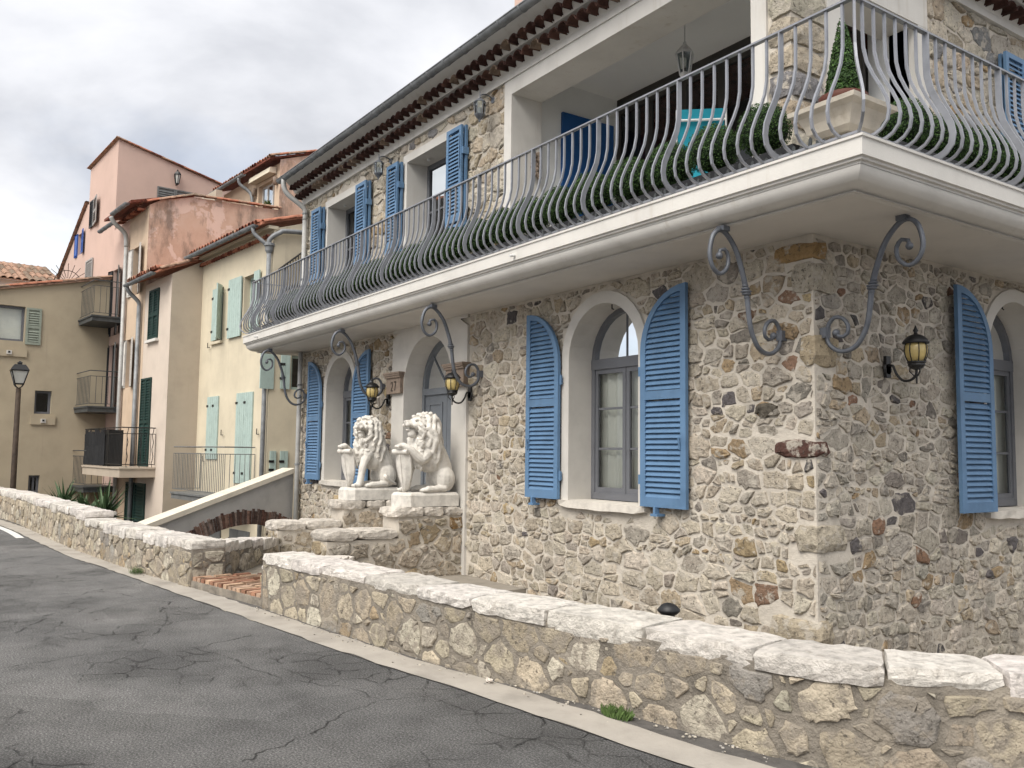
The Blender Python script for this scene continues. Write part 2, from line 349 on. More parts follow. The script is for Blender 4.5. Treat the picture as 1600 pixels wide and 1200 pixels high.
# ---------------- rubble masonry: uneven cells, each a rough stone
def cells(u0, u1, z0, z1, rads, dens, rg, squash=.72, course=None):
    W, H = (u1-u0)*squash, z1-z0; S = []; g = {}; cs = max(rads)*2
    if course:
        squash = .70; W = (u1-u0)*squash; y = -.05; cs = course[1]*1.1; rads = (course[1]*.6,)
        def put(x, y_, r): q = (x, y_, r); S.append(q); g.setdefault((int(x/cs), int(y_/cs)), []).append(q)
        while y < H+.05:
            hr = rg.uniform(*course)*rg.choice((.75, 1, 1, 1.2)); x = -rg.random()*hr
            while x < W+.05:
                w = hr*rg.choice((.55, .75, .9, 1.1, 1.3, 1.7))*rg.uniform(.85, 1.15); cx, cy = x+w/2, y+hr/2+.10*math.sin(x*1.3+y*3)*hr+rg.uniform(-.2, .2)*hr
                k = rg.random()
                if k < .20: put(cx+rg.uniform(-.1, .1)*w, cy+hr*.26, hr*.22); put(cx+rg.uniform(-.1, .1)*w, cy-hr*.26, hr*.26)
                elif k < .30: put(cx-.25*w, cy, min(w, hr)*.28); put(cx+.28*w, cy+rg.uniform(-.2, .2)*hr, min(w, hr)*.24)
                else: put(cx, cy, .5*math.sqrt(w*hr)*rg.uniform(.9, 1.1))
                x += w
            y += hr
        rads = rads or (.1,)
    for r in (rads if not course else ()):
        for _ in range(int(dens*W*H/(r*r))):
            x, y = rg.uniform(0, W), rg.uniform(0, H); kx, ky = int(x/cs), int(y/cs); ok = True
            for i in (-1, 0, 1):
                for j in (-1, 0, 1):
                    for q in g.get((kx+i, ky+j), ()):
                        if (q[0]-x)**2+(q[1]-y)**2 < (.78*(q[2]+r))**2: ok = False; break
                    if not ok: break
                if not ok: break
            if ok: q = (x, y, r*rg.uniform(.9, 1.1)); S.append(q); g.setdefault((kx, ky), []).append(q)
    out = []
    for x, y, r in S:
        b = 2.2*r; P = [(max(0, x-b), max(0, y-b)), (min(W, x+b), max(0, y-b)), (min(W, x+b), min(H, y+b)), (max(0, x-b), min(H, y+b))]
        kx, ky = int(x/cs), int(y/cs)
        for i in (-2, -1, 0, 1, 2):
            for j in (-2, -1, 0, 1, 2):
                for q in g.get((kx+i, ky+j), ()):
                    dx, dy = q[0]-x, q[1]-y; dd = dx*dx+dy*dy
                    if dd < 1e-9 or dd > (4.4*max(rads))**2 or (x, y) == q[:2]: continue
                    k = (q[0]**2+q[1]**2-q[2]**2-x*x-y*y+r*r)/2; Q = []
                    for a in range(len(P)):
                        A, B = P[a], P[(a+1) % len(P)]; fa, fb = A[0]*dx+A[1]*dy-k, B[0]*dx+B[1]*dy-k
                        if fa <= 0: Q.append(A)
                        if fa*fb < 0: t = fa/(fa-fb); Q.append((A[0]+(B[0]-A[0])*t, A[1]+(B[1]-A[1])*t))
                    P = Q
                    if len(P) < 3: break
                if len(P) < 3: break
            if len(P) < 3: break
        if len(P) >= 3:
            Q = []
            for a, c in P:
                w = noise.noise_vector(Vector((a*5.5+u0, c*5.5, 3.7)))*.045+noise.noise_vector(Vector((a*14+u0, c*14, 8.1)))*.014; Q.append((u0+min(W, max(0, a+w.x))/squash, z0+min(H, max(0, c+w.y*.6))))
            out.append((Q, r))
    return out
def stone_geo(P, h, gap, rg, blocked=None, rgh=1.0):
    cx = sum(p[0] for p in P)/len(P); cz = sum(p[1] for p in P)/len(P)
    if blocked and blocked(cx, cz): return None
    Q = []
    for x, z in P:
        d = math.hypot(x-cx, z-cz)
        if d < 1e-6: continue
        k = max(.35, 1-gap*rg.uniform(.6, 1.5)/d); x, z = cx+(x-cx)*k, cz+(z-cz)*k
        if blocked:
            t = 1.0
            for _ in range(7):
                if not blocked(cx+(x-cx)*t, cz+(z-cz)*t): break
                t *= .8
            x, z = cx+(x-cx)*t, cz+(z-cz)*t
        Q.append((x, z))
    if len(Q) < 3: return None
    C = []
    for i in range(len(Q)):
        A, B = Q[i], Q[(i+1) % len(Q)]; L = math.hypot(A[0]-B[0], A[1]-B[1])
        if L < .012: C.append(((A[0]+B[0])/2, (A[1]+B[1])/2)); continue
        for t in (.13, .87) if L < .11 else (.10, .5, .90): C.append((A[0]+(B[0]-A[0])*t, A[1]+(B[1]-A[1])*t))
    if len(C) < 4: return None
    sz = math.sqrt(abs(sum(C[i][0]*C[(i+1) % len(C)][1]-C[(i+1) % len(C)][0]*C[i][1] for i in range(len(C))))/2)
    if sz < .02: return None
    j = .085*sz*rgh; C = [(x+rg.uniform(-j, j), z+rg.uniform(-j, j)) for x, z in C]; n = len(C)
    tx, tz = rg.uniform(-.35, .35)*h/max(sz, .05), rg.uniform(-.35, .35)*h/max(sz, .05)
    V = [(x, z, -.015) for x, z in C]
    for sc, lo, hi in ((.99, .25, .6), (.86, .75, 1.15)):
        V += [(cx+(x-cx)*sc, cz+(z-cz)*sc, h*rg.uniform(lo, hi)+tx*(x-cx)+tz*(z-cz)) for x, z in C]
    V += [(cx+(x-cx)*.42, cz+(z-cz)*.42, h*rg.uniform(.8, 1.35)+tx*(x-cx)*.4+tz*(z-cz)*.4) for x, z in C[::2]]
    F = []
    for k in range(2): F += [(k*n+i, k*n+(i+1) % n, (k+1)*n+(i+1) % n, (k+1)*n+i) for i in range(n)]
    m = len(C[::2])
    for i in range(n):
        a, b = 2*n+i, 2*n+(i+1) % n; c = 3*n+(i//2) % m
        if i % 2 == 0: F.append((a, b, c))
        else: F.append((a, b, 3*n+((i+1)//2) % m, c))
    F.append(tuple(3*n+i for i in range(m)))
    return V, F, (cx, cz), sz
PAL = [((.47, .415, .335), 30), ((.42, .365, .29), 24), ((.36, .32, .27), 14), ((.51, .455, .375), 18), ((.42, .345, .25), 7), ((.35, .26, .16), 4), ((.40, .31, .19), 3), ((.25, .225, .195), 5), ((.23, .145, .10), 1.5), ((.12, .11, .11), 1.5)]
def pick(rg, pal=PAL):
    t = rg.uniform(0, sum(w for _, w in pal))
    for c, w in pal:
        t -= w
        if t <= 0: break
    k = rg.uniform(.82, 1.16); return tuple(x*k*rg.uniform(.985, 1.015) for x in c)
def lay(parts, mapf, C, hs, gap, rg, blocked=None, pal=PAL, rgh=1.0):
    for P, r in C:
        g = stone_geo(P, rg.uniform(*hs), gap, rg, blocked, rgh)
        if not g: continue
        V, F, c, sz = g; W = [mapf(u, z, n) for u, z, n in V]
        cw = mapf(c[0], c[1], 0); parts.append((seen(cw)*sz*sz, W, F, cw, pick(rg, pal)))
def place_stones(parts, parent, m, limit=300, name='stone'):
    parts.sort(key=lambda t: -t[0]); rest = MB()
    for i, (s, W, F, c, col) in enumerate(parts):
        if i < limit and s > 0: MB().add(W, F, col).build(name, m, parent, origin=c)
        else: rest.add(W, F, col)
    if rest.v: stuff(rest.build(name+'_infill', m, parent))
def block(mapf, u0, u1, n0, n1, z0, z1, rg, amp, nu=4, nn=2, nz=2, edge=.02):
    V = {}; F = []; vs = []
    def vert(i, j, k):
        if (i, j, k) not in V:
            a, b, c = i/nu, j/nn, k/nz; ex = (i in (0, nu))+(j in (0, nn))+(k in (0, nz))
            u, n_, z = u0+(u1-u0)*a, n0+(n1-n0)*b, z0+(z1-z0)*c
            if ex > 1:
                e = edge*(ex-1)*rg.uniform(.4, 1.3)
                if i in (0, nu): u += e*(1 if i == 0 else -1)
                if j in (0, nn): n_ += e*(1 if j == 0 else -1)
                if k in (0, nz): z += e*(1 if k == 0 else -1)
            V[(i, j, k)] = len(vs); vs.append(mapf(u+rg.uniform(-amp, amp), z+rg.uniform(-amp, amp), n_+rg.uniform(-amp, amp)))
        return V[(i, j, k)]
    for i in range(nu):
        for k in range(nz):
            F += [(vert(i, nn, k), vert(i+1, nn, k), vert(i+1, nn, k+1), vert(i, nn, k+1)), (vert(i, 0, k), vert(i, 0, k+1), vert(i+1, 0, k+1), vert(i+1, 0, k))]
        for j in range(nn):
            F += [(vert(i, j, nz), vert(i, j+1, nz), vert(i+1, j+1, nz), vert(i+1, j, nz)), (vert(i, j, 0), vert(i+1, j, 0), vert(i+1, j+1, 0), vert(i, j+1, 0))]
    for j in range(nn):
        for k in range(nz):
            F += [(vert(0, j, k), vert(0, j+1, k), vert(0, j+1, k+1), vert(0, j, k+1)), (vert(nu, j, k), vert(nu, j, k+1), vert(nu, j+1, k+1), vert(nu, j+1, k))]
    return vs, F
# ============================================================ the setting: ground, road, kerb strip
OUT = [(-46, -3.4), (-32, -.25), (-26, .95), (-20.91, 1.66), (-15.08, 2.02), (-12.85, 2.28), (-9.01, 2.70), (-6.44, 2.99), (-5.35, 3.16), (-4.16, 3.31), (-3.59, 3.38), (-3.2, 3.43), (-2.6, 3.6), (-1.9, 4.1), (-1.2, 5.0), (-.6, 6.2), (0, 9), (.3, 16), (.3, 40)]
LBASE = [(-46, -2.9), (-32, .2), (-26, 1.4), (-22, 1.95), (-19, 2.1), (-16.3, 2.22), (-13.8, 2.42), (-12.45, 2.56), (-10.65, 2.8)]
RBASE = [(-8.95, 3.06), (-7.01, 3.26), (-5.78, 3.42), (-4.84, 3.6), (-4.11, 3.76), (-3.65, 3.83), (-3.2, 3.9), (-2.9, 3.99), (-2.6, 4.2), (-2.2, 4.58), (-1.7, 5.2), (-1.2, 6.2), (-.8, 8), (-.55, 12), (-.5, 16)]
def flat(name, poly, z, m, parent=None):
    b = MB(); b.add([(x, y, z) for x, y in poly], [tuple(t) for t in tessellate_polygon([[Vector((x, y, 0)) for x, y in poly]])])
    for i, f in enumerate(b.f):                      # all faces up
        a, c, d = (Vector(b.v[k]) for k in f)
        if (c-a).cross(d-a).z < 0: b.f[i] = f[::-1]
    return b.build(name, m, parent)
def smooth_path(P, step=.25):
    out = []
    for i in range(len(P)-1):
        p0, p1, p2, p3 = (Vector(P[max(0, min(len(P)-1, k))]) for k in (i-1, i, i+1, i+2)); n = max(1, int((p2-p1).length/step))
        for k in range(n):
            t = k/n; out.append(tuple(.5*((2*p1)+(p2-p0)*t+(2*p0-5*p1+4*p2-p3)*t*t+(3*p1-p0-3*p2+p3)*t**3)))
    return out+[tuple(P[-1])]
OUTS = smooth_path(OUT, .16)
g = MB(); g.add([(-900, -900, -2.6), (900, -900, -2.6), (900, 900, -2.6), (-900, 900, -2.6)], [(0, 1, 2, 3)]); struct(g.build('ground', 'earth'))
road = struct(flat('road', OUTS+[(40, 40), (40, -40), (-46, -40)], 0, 'asphalt'))
def band(name, A, B, z, m, zb=None, jit=0, rg=None):
    b = MB(); n = len(A); j = (lambda: rg.uniform(-jit, jit)) if jit else (lambda: 0)
    b.add([(x, y+j(), z) for x, y in A]+[(x, y+j(), z if zb is None else zb) for x, y in B], [(i, i+1, i+1+n, i+n) for i in range(n-1)]); return b.build(name, m)
def offset(P, d):
    o = []
    for i, p in enumerate(P):
        a, b = Vector(P[max(0, i-1)]), Vector(P[min(len(P)-1, i+1)]); t = (b-a).normalized(); o.append((p[0]-t.y*d, p[1]+t.x*d))
    return o
rg1 = random.Random(3)
struct(band('gutter_strip', OUTS, offset(OUTS, .75), .004, 'gutter_dirt'))
# kerb strip of poured slabs, each its own piece
kerb = struct(band('kerb_strip', OUTS, offset(OUTS, .30), .008, 'concrete_strip', jit=.018, rg=rg1))
pm = MB(); LN = smooth_path([(-24.5, 1.02), (-22.6, 1.30), (-19.6, 1.60), (-17.9, 1.66)], .5); n = len(LN)
pm.add([(x, y, .010) for x, y in LN]+[(x, y+.13, .010) for x, y in LN], [(i, i+1, i+1+n, i+n) for i in range(n-1)]); struct(pm.build('edge_line', 'road_paint'))
terr = [(-12.4, 4.4), (-10.75, 3.0), (-9.0, 3.2)]+[(x, y+.2) for x, y in RBASE[1:-3]]+[(-.9, 16), (-16.8, 16), (-16.8, 6.42), (-12.4, 6.42)]
struct(flat('terrace', terr, -1.0, 'terrace'))
tb = MB(); tb.box(-12.4, -9.0, 4.4, 6.4, -2.6, -.06); struct(tb.build('terrace_bank', 'terrace'))
# ============================================================ parapets along the road
class Curve:
    def __init__(s, P):
        s.P = [Vector(p) for p in P]; s.L = [0]
        for a, b in zip(s.P, s.P[1:]): s.L.append(s.L[-1]+(b-a).length)
        s.n = offset(P, -1); s.len = s.L[-1]
    def at(s, t):
        t = max(0, min(s.len-1e-6, t)); lo, hi = 0, len(s.L)-1
        while hi-lo > 1:
            m = (lo+hi)//2
            if s.L[m] <= t: lo = m
            else: hi = m
        k = (t-s.L[lo])/max(1e-9, s.L[hi]-s.L[lo]); p = s.P[lo].lerp(s.P[hi], k); nv = (Vector(s.n[lo])-s.P[lo]).lerp(Vector(s.n[hi])-s.P[hi], k); return p, nv
    def map(s, t, z, n): p, v = s.at(t); return (p.x+v.x*n, p.y+v.y*n, z)
PPAL = [((.46, .40, .305), 30), ((.41, .35, .265), 24), ((.49, .445, .36), 18), ((.37, .32, .245), 14), ((.36, .285, .19), 6), ((.32, .30, .265), 6)]
def parapet(name, label, P, ztop, thick, zlow, cap_h, rads, gap, hs, seed, cap_len=(.42, .80), back=False, limit=300, over=.012, faces=1, endface=False):
    rg = random.Random(seed); cv = Curve(P); p0 = P[len(P)//2]; root = thing(name, label, 'wall', (*P[0], 0))
    zt = ztop if callable(ztop) else (lambda t: ztop)
    b = MB(); m = max(2, int(cv.len/.25)); S = [cv.len*i/m for i in range(m+1)]
    prof = [(0, zlow), (0, None), (-thick, None), (-thick, zlow)]; vs = []
    for t in S: vs += [cv.map(t, (zt(t)-cap_h+.03) if z is None else z, n) for n, z in prof]
    fs = [(4*i+k, 4*(i+1)+k, 4*(i+1)+k+1, 4*i+k+1) for i in range(m) for k in range(3)]+[(0, 1, 2, 3), (4*m+3, 4*m+2, 4*m+1, 4*m)]
    b.add(vs, fs); b.build('wall_core', 'mortar_grey', root)
    parts = []; hmax = max(zt(t) for t in S)-cap_h
    lay(parts, cv.map, cells(0, cv.len, -.05, hmax, rads, 9, rg, .9), hs, gap, rg, lambda u, z: z > zt(u)-cap_h+.0, PPAL, .8)
    place_stones(parts, root, 'parapet_stone', limit)
    if faces == 2:
        parts = []; mb = lambda u, z, n: cv.map(u, z, -thick-n)
        lay(parts, mb, cells(0, cv.len, zlow, hmax, rads, 8, rg, .9), hs, gap, rg, lambda u, z: z > zt(u)-cap_h, PPAL, .8); place_stones(parts, root, 'parapet_stone', 0)
    if endface:
        p, v = cv.at(cv.len); q = cv.P[-1]-cv.P[-2]; q.normalize(); fe = Fr(p.x, p.y, -v.x, -v.y, q.x, q.y); parts = []
        lay(parts, fe.p, cells(0, thick, -.05, hmax, rads, 9, rg, .9), hs, gap, rg, None, PPAL, .8); place_stones(parts, root, 'parapet_stone', 30)
    t = 0
    while t < cv.len-.08:
        L = rg.uniform(*cap_len); e = min(cv.len, t+L); e = cv.len if cv.len-e < .2 else e; zc = zt((t+e)/2)
        tl = rg.uniform(-.008, .008)
        vs, F = block(lambda u, z, n: cv.map(u, z+tl*(n+thick/2)*3, n), t+rg.uniform(.001, .008), e-rg.uniform(.001, .008), -thick-over, over+rg.uniform(-.012, .018), zc-cap_h+rg.uniform(-.04, .02), zc+rg.uniform(-.006, .006), rg, .0055, 8, 4, 3, .007)
        w = rg.uniform(.84, 1.08); MB().add(vs, F, (w, w*rg.uniform(.975, 1), w*rg.uniform(.94, .99))).build('capstone', 'cap_stone', root, origin=cv.map((t+e)/2, zc, -.2)); t = e
    return root
RP = smooth_path(RBASE, .2); LP = smooth_path(LBASE, .25)
k = min(range(len(LP)), key=lambda i: abs(LP[i][0]+14.9))
parapet('parapet_wall', 'long low parapet of pale rubble with white capstones along the near road edge', RP, .56, .42, -1.0, .105, (.155, .12, .085, .06, .042), .022, (.001, .018), 11)
parapet('parapet_wall', 'lower parapet stretch with white capstones leading to the brick entrance', LP[k:], .535, .40, -2.6, .12, (.13, .10, .075, .05), .016, (.003, .022), 12, (.25, .5), endface=True)
parapet('parapet_wall', 'taller far parapet curving left in front of the street lamp and yuccas', LP[:k+1], .635, .40, -2.6, .12, (.13, .10, .08), .015, (.004, .024), 13, (.28, .55))
# returns that flare from the road to the stair walls
RL = 2.03
parapet('return_wall', 'short angled wall left of the brick entrance with sloping white caps', [(-10.74, 3.20), (-11.3, 3.62), (-12.32, 4.42)], lambda t: .52-.075*t, .30, -.3, .12, (.17, .13, .09, .06), .02, (.01, .03), 21, (.3, .5))
parapet('return_wall', 'short curved wall end right of the brick entrance joining the stair wall', [(-10.48, 4.40), (-9.6, 3.75), (-9.10, 3.25), (-8.98, 3.06)], lambda t: .30+.09*t, .34, -1.0, .12, (.14, .10, .07), .022, (.01, .025), 22, (.28, .45), faces=1)
# stair walls carrying the lions
def stair_wall(label, x0, x1, seed):
    rg = random.Random(seed); root = thing('stair_wall', label, 'wall', ((x0+x1)/2, 4.4, 0))
    b = MB(); b.box(x0, x1, 4.40, 5.40, -1.0, .47); b.box(x0+.002, x1-.002, 5.40, 6.38, -1.0, .75); b.build('wall_core', 'mortar', root)
    fe = Fr(x1, 4.4, 0, 1, 1, 0); parts = []
    spal = [((.40, .34, .26), 20), ((.33, .285, .225), 20), ((.28, .22, .15), 10), ((.36, .29, .19), 8), ((.45, .40, .33), 10), ((.26, .17, .08), 3)]
    lay(parts, fe.p, cells(0, 1.98, -.95, .74, (.15, .11, .08, .05), 9, rg, .85), (.012, .035), .022, rg, lambda u, z: z > (.44 if u < 1.0 else .72), spal, 1.3)
    ff = Fr(x0, 4.4, 1, 0, 0, -1); lay(parts, ff.p, cells(0, x1-x0, -.1, .46, (.13, .09, .06), 9, rg, .85), (.012, .03), .02, rg, None, spal)
    place_stones(parts, root, 'rubble_stone')
    fm = lambda u, z, n: (x0+n, 4.4+u, z)
    for a, e, z in ((-.03, .42, .60), (.43, .98, .60), (.93, 1.36, .875), (1.37, 1.68, .875), (1.69, 1.97, .875)):
        vs, F = block(fm, a, e, -.03, x1-x0+.035, z-.135, z, rg, .007, 5, 4, 3, .013); w = rg.uniform(.78, .95); MB().add(vs, F, (w, w*.97, w*.92)).build('capstone', 'cap_stone', root, origin=fm((a+e)/2, z, .2))
    return root
stair_wall('stepped rubble stair wall on the right carrying the lion in profile', -10.98, -10.5, 31)
stair_wall('stepped rubble stair wall on the left carrying the lion with turned head', -12.76, -12.3, 32)
st = thing('entrance_steps', 'pale stone steps rising to the front door between the lions', 'steps', (-11.6, 4.6, 0))
for i in range(4): MB().box(-12.3, -10.98, 4.55+.36*i, 6.75, -.06+.1*i, .10+.1*i).build('step', 'sill_stone', st)
# brick threshold at the opening
th = thing('brick_threshold', 'terracotta brick threshold in the gap between the parapets', 'paving', (-9.8, 3.0, 0)); rgb = random.Random(5)
A_, B_ = Vector((-10.66, 2.80)), Vector((-8.96, 3.09)); dA = (B_-A_).normalized(); nA = Vector((-dA.y, dA.x)); LB = (B_-A_).length
bs = MB(); q = [A_-nA*.0, B_-nA*.0, Vector((-9.3, 3.6)), Vector((-10.5, 4.4)), Vector((-12.3, 4.4)), Vector((-11.2, 3.25))]
bs.add([(p.x, p.y, -.1) for p in q]+[(p.x, p.y, .085) for p in q], [tuple(range(6, 12))]+[(i, (i+1) % 6, (i+1) % 6+6, i+6) for i in range(6)]); bs.build('bed', 'mortar_grey', th)
bf = lambda u, z, n: (A_.x+dA.x*u+nA.x*n, A_.y+dA.y*u+nA.y*n, z)
for r_ in range(3):
    nb = 16; w = LB/nb
    for i in range(nb):
        vs, F = block(bf, i*w+.006+(.04*r_ if i else 0), (i+1)*w-.006, .005+.245*r_, .235+.245*r_, .03, .135+rgb.uniform(-.004, .005), rgb, .003, 1, 1, 1, .006)
        t = rgb.choice([(1, 1, 1), (1.05, .95, .9), (.8, .62, .55), (1.15, 1.12, 1.05), (.62, .45, .4)]); MB().add(vs, F, t).build('brick', 'brick_paving', th, origin=bf(i*w, .1, .1))
pbp = MB()
for i in range(420):
    u, v = rgb.uniform(.02, 1.0), rgb.uniform(.76, 1.5); x, y, z = bf(.05+u*1.15-.45*(v-.7), .1, v); s = rgb.uniform(.015, .028); c = rgb.choice([(1, 1, 1), (.9, .88, .84), (.35, .2, .17), (1.3, 1.25, 1.2)])
    M4 = MB(); M4.ell((x, y, .088), (s, s*.8, .016), 6, 4); pbp.add(M4.v, M4.f, c)
stuff(pbp.build('pebble_mosaic', 'pebble', th, True))
# sloping ramp wall with the brick arch
rw = thing('ramp_wall', 'grey rendered ramp wall with sloping cream coping and a brick arch', 'wall', (-15.6, 3.2, -2.6))
DR = Vector((-1.15, 3.1)).normalized(); fr_ = Fr(-15.6, 3.2, DR.x, DR.y, DR.y, -DR.x)
ic, izs = 2.2, -2.06
def arc(r, a0, a1, n): return [(ic+r*math.sin(R_(a0+(a1-a0)*i/n)), izs+r*math.cos(R_(a0+(a1-a0)*i/n))) for i in range(n+1)]
hole = [(ic+2.3*math.sin(R_(-34)), -2.55)]+arc(2.3, -34, 26, 16)+[(ic+2.3*math.sin(R_(26)), -2.55)]
top = [(-.40, .10), (0, .22), (1.64, .70), (3.28, 1.18)]
rm = MB(); rm.sheet(fr_, [(-.40, -2.6)]+top+[(3.28, -2.6)], [hole], 0, .30); rm.sheet(fr_, [(-.40, -2.6)]+top+[(3.28, -2.6)], [hole], -.30); rm.build('wall_core', 'ramp_grey', rw)
cp = MB(); 
for (a, za), (c, zc) in zip(top, top[1:]): cp.add([fr_.p(a, za, .035), fr_.p(c, zc, .035), fr_.p(c, zc+.09, .03), fr_.p(a, za+.09, .03), fr_.p(a, za, -.33), fr_.p(c, zc, -.33), fr_.p(c, zc+.09, -.33), fr_.p(a, za+.09, -.33)], [(0, 1, 2, 3), (3, 2, 6, 7), (4, 7, 6, 5), (0, 4, 5, 1), (0, 3, 7, 4), (1, 5, 6, 2)])
cp.build('coping', 'ramp_coping', rw)
for i in range(46):
    a0 = -34+60*i/46; a1 = a0+60/46-.25; r0, r1 = 2.295, 2.56+rgb.uniform(-.025, .03); q = []
    o_ = rgb.uniform(.004, .03)
    for n_ in (o_, -.2): q += [fr_.p(ic+r*math.sin(R_(a)), izs+r*math.cos(R_(a)), n_) for r, a in ((r0, a0), (r0, a1), (r1, a1), (r1, a0))]
    t = rgb.choice([(1, 1, 1), (1.4, 1.2, 1.1), (.55, .5, .5), (1.7, 1.75, 1.75), (.8, .6, .55)]); MB().add(q, [(0, 1, 2, 3), (4, 7, 6, 5), (0, 4, 5, 1), (2, 6, 7, 3), (1, 5, 6, 2), (0, 3, 7, 4)], t).build('brick', 'brick_arch', rw, origin=fr_.p(ic+2.4*math.sin(R_(a0)), izs+2.4*math.cos(R_(a0)), 0))
# ============================================================ the stone villa
villa = thing('stone_villa', 'stone villa with blue shutters and a long curved iron balcony beside the road', 'house', (-4.75, 6.4, 0))
FA = Fr(0, 6.4, 1, 0, 0, -1)            # long front, u = x
FB = Fr(-4.75, 0, 0, 1, 1, 0)           # gable end round the corner, u = y
FBU = Fr(-4.95, 0, 0, 1, 1, 0)
XL, XC, YE = -16.8, -4.75, 17.0
WN = [(-14.86, 'far'), (-7.54, 'near')]; RI, RO, ZS, ZSILL = .60, .735, 2.71, 1.07
holesA = [arch(c, RI, ZSILL, ZS) for c, _ in WN]+[arch(-11.57, .74, .40, 2.62)]
wl_ = MB(); wl_.sheet(FA, [(XL, -2.6), (XL, 3.56), (XC, 3.56), (XC, -2.6)], holesA)
wl_.sheet(FB, [(6.4, -2.6), (6.4, 3.56), (YE, 3.56), (YE, -2.6)], [arch(9.86, RI, ZSILL, ZS), arch(13.6, RI, ZSILL, ZS)])
wl_.build('wall', 'mortar', villa)
def reveal(fr, h, d):
    k = len(h); MB().add([fr.p(u, z, 0) for u, z in h]+[fr.p(u, z, -d) for u, z in h], [(i, (i+1) % k, (i+1) % k+k, i+k) for i in range(k)]).build('reveal', 'plaster_trim', villa)
for h, d in zip(holesA, (.40, .40, .36)): reveal(FA, h, d)
for c in (9.86, 13.6): reveal(FB, arch(c, RI, ZSILL, ZS), .40)
uw = MB(); UW = [(-15.62, -14.12), (-12.38, -10.92)]
uw.sheet(FA, [(XL, 3.56), (XL, 6.6), (-9.5, 6.6), (-9.5, 3.56)], [rect(a, b, 3.9, 6.25) for a, b in UW])
uw.build('upper_wall', 'mortar', villa); uw = MB(); uw.sheet(FBU, [(8.5, 3.56), (8.5, 6.6), (YE, 6.6), (YE, 3.56)], [rect(10.55, 12.0, 3.9, 6.1)])
uw.build('upper_wall', 'mortar', villa); MB().box(-5.2, -4.95, 6.4, 6.9, 3.88, 6.6).build('pillar', 'mortar', villa)
bk = MB(); bk.box(XL, XL+.06, 6.42, YE, -2.6, 7.0); bk.box(XL, XC-.3, YE, YE+.06, -2.6, 7.0); bk.box(XL+.1, XC-.05, 6.9, YE, 3.42, 3.52); bk.build('side_wall', 'mortar', villa)
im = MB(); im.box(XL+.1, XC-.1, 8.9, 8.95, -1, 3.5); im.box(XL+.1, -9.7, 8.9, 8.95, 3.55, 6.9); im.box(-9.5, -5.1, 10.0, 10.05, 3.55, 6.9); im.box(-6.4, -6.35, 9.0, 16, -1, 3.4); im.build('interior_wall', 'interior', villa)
# --- stones of the walls
def arc_block(c, ro, z0, zs): return lambda u, z: (abs(u-c) < ro and z0 < z < zs) or (z >= zs and (u-c)**2+(z-zs)**2 < ro*ro)
QU = []; z = -.8; rq = random.Random(17)
QH = [.26, .30, .22, .27, .31, .20, .28, .24, .30, .18, .21, .40, .30, .36, .28, .42, .27, .30, .36, .33, .30, .38, .31]
for i, hq in enumerate(QH):
    z1 = min(3.5, z+hq)
    if z1-z > .12 and (i in (1, 3, 6, 9, 12) or i > 13): QU.append((z+.012, z1-.012, (rq.uniform(.30, .50) if i % 2 else rq.uniform(.14, .26)), (rq.uniform(.14, .26) if i % 2 else rq.uniform(.28, .44)), i))
    z = z1
    if z >= 3.49: break
def quoin_at(z, k):
    for q in QU:
        if q[0]-.01 < z < q[1]+.01: return q[k]
    return .085
bA = [arc_block(c, RO+.015, ZSILL-.14, ZS) for c, _ in WN]
def blockA(u, z): return u > XC-quoin_at(z, 2)+.07 or (-12.76 < u < -10.42) or z > 3.52 or any(f(u, z) for f in bA) or u < XL+.02
bB = [arc_block(c, RO+.015, ZSILL-.14, ZS) for c in (9.86, 13.6)]
def blockB(u, z): return u < 6.4+quoin_at(z, 3)-.07 or z > 3.52 or any(f(u, z) for f in bB)
parts = []; rw1 = random.Random(41)
lay(parts, FA.p, cells(XL, XC, -1.0, 3.54, (.1,), 7, rw1, course=(.10, .19)), (.002, .032), .0165, rw1, blockA)
BPAL = [((.45, .405, .34), 30), ((.40, .36, .30), 26), ((.35, .32, .275), 14), ((.49, .44, .365), 14), ((.42, .345, .25), 7), ((.35, .26, .16), 4), ((.25, .225, .195), 4), ((.12, .11, .11), 1.5), ((.25, .15, .10), 1.2)]
lay(parts, FB.p, cells(6.4, 12.2, -1.0, 3.54, (.1,), 7, rw1, course=(.085, .165)), (.002, .028), .015, rw1, blockB, BPAL)
UPAL = [((.47, .425, .35), 30), ((.43, .36, .27), 20), ((.38, .33, .26), 14), ((.51, .46, .38), 14), ((.36, .265, .16), 6), ((.24, .235, .235), 4)]
def blockU(u, z): return any(a-.16 < u < b+.16 and z < 6.42 for a, b in UW) or u > -9.57 or z > 6.57 or u < XL+.02
lay(parts, FA.p, cells(XL, -9.5, 3.85, 6.6, (.1,), 7, rw1, course=(.13, .26)), (.006, .04), .013, rw1, blockU, UPAL)
lay(parts, FBU.p, cells(8.6, 13.0, 3.85, 6.6, (.1,), 8, rw1, course=(.14, .28)), (.008, .04), .014, rw1, lambda u, z: (10.5 < u < 12.1 and z < 6.15) or z > 6.57, UPAL)
qcol = [(.36, .31, .25), (.43, .37, .28), (.33, .295, .25), (.42, .36, .27), (.38, .345, .29), (.34, .28, .20), (.43, .38, .30), (.37, .30, .21), (.40, .365, .31), (.10, .052, .042), (.37, .34, .29), (.44, .385, .30), (.40, .33, .23), (.35, .325, .285), (.43, .385, .31), (.34, .225, .11), (.29, .28, .265), (.37, .335, .285)]
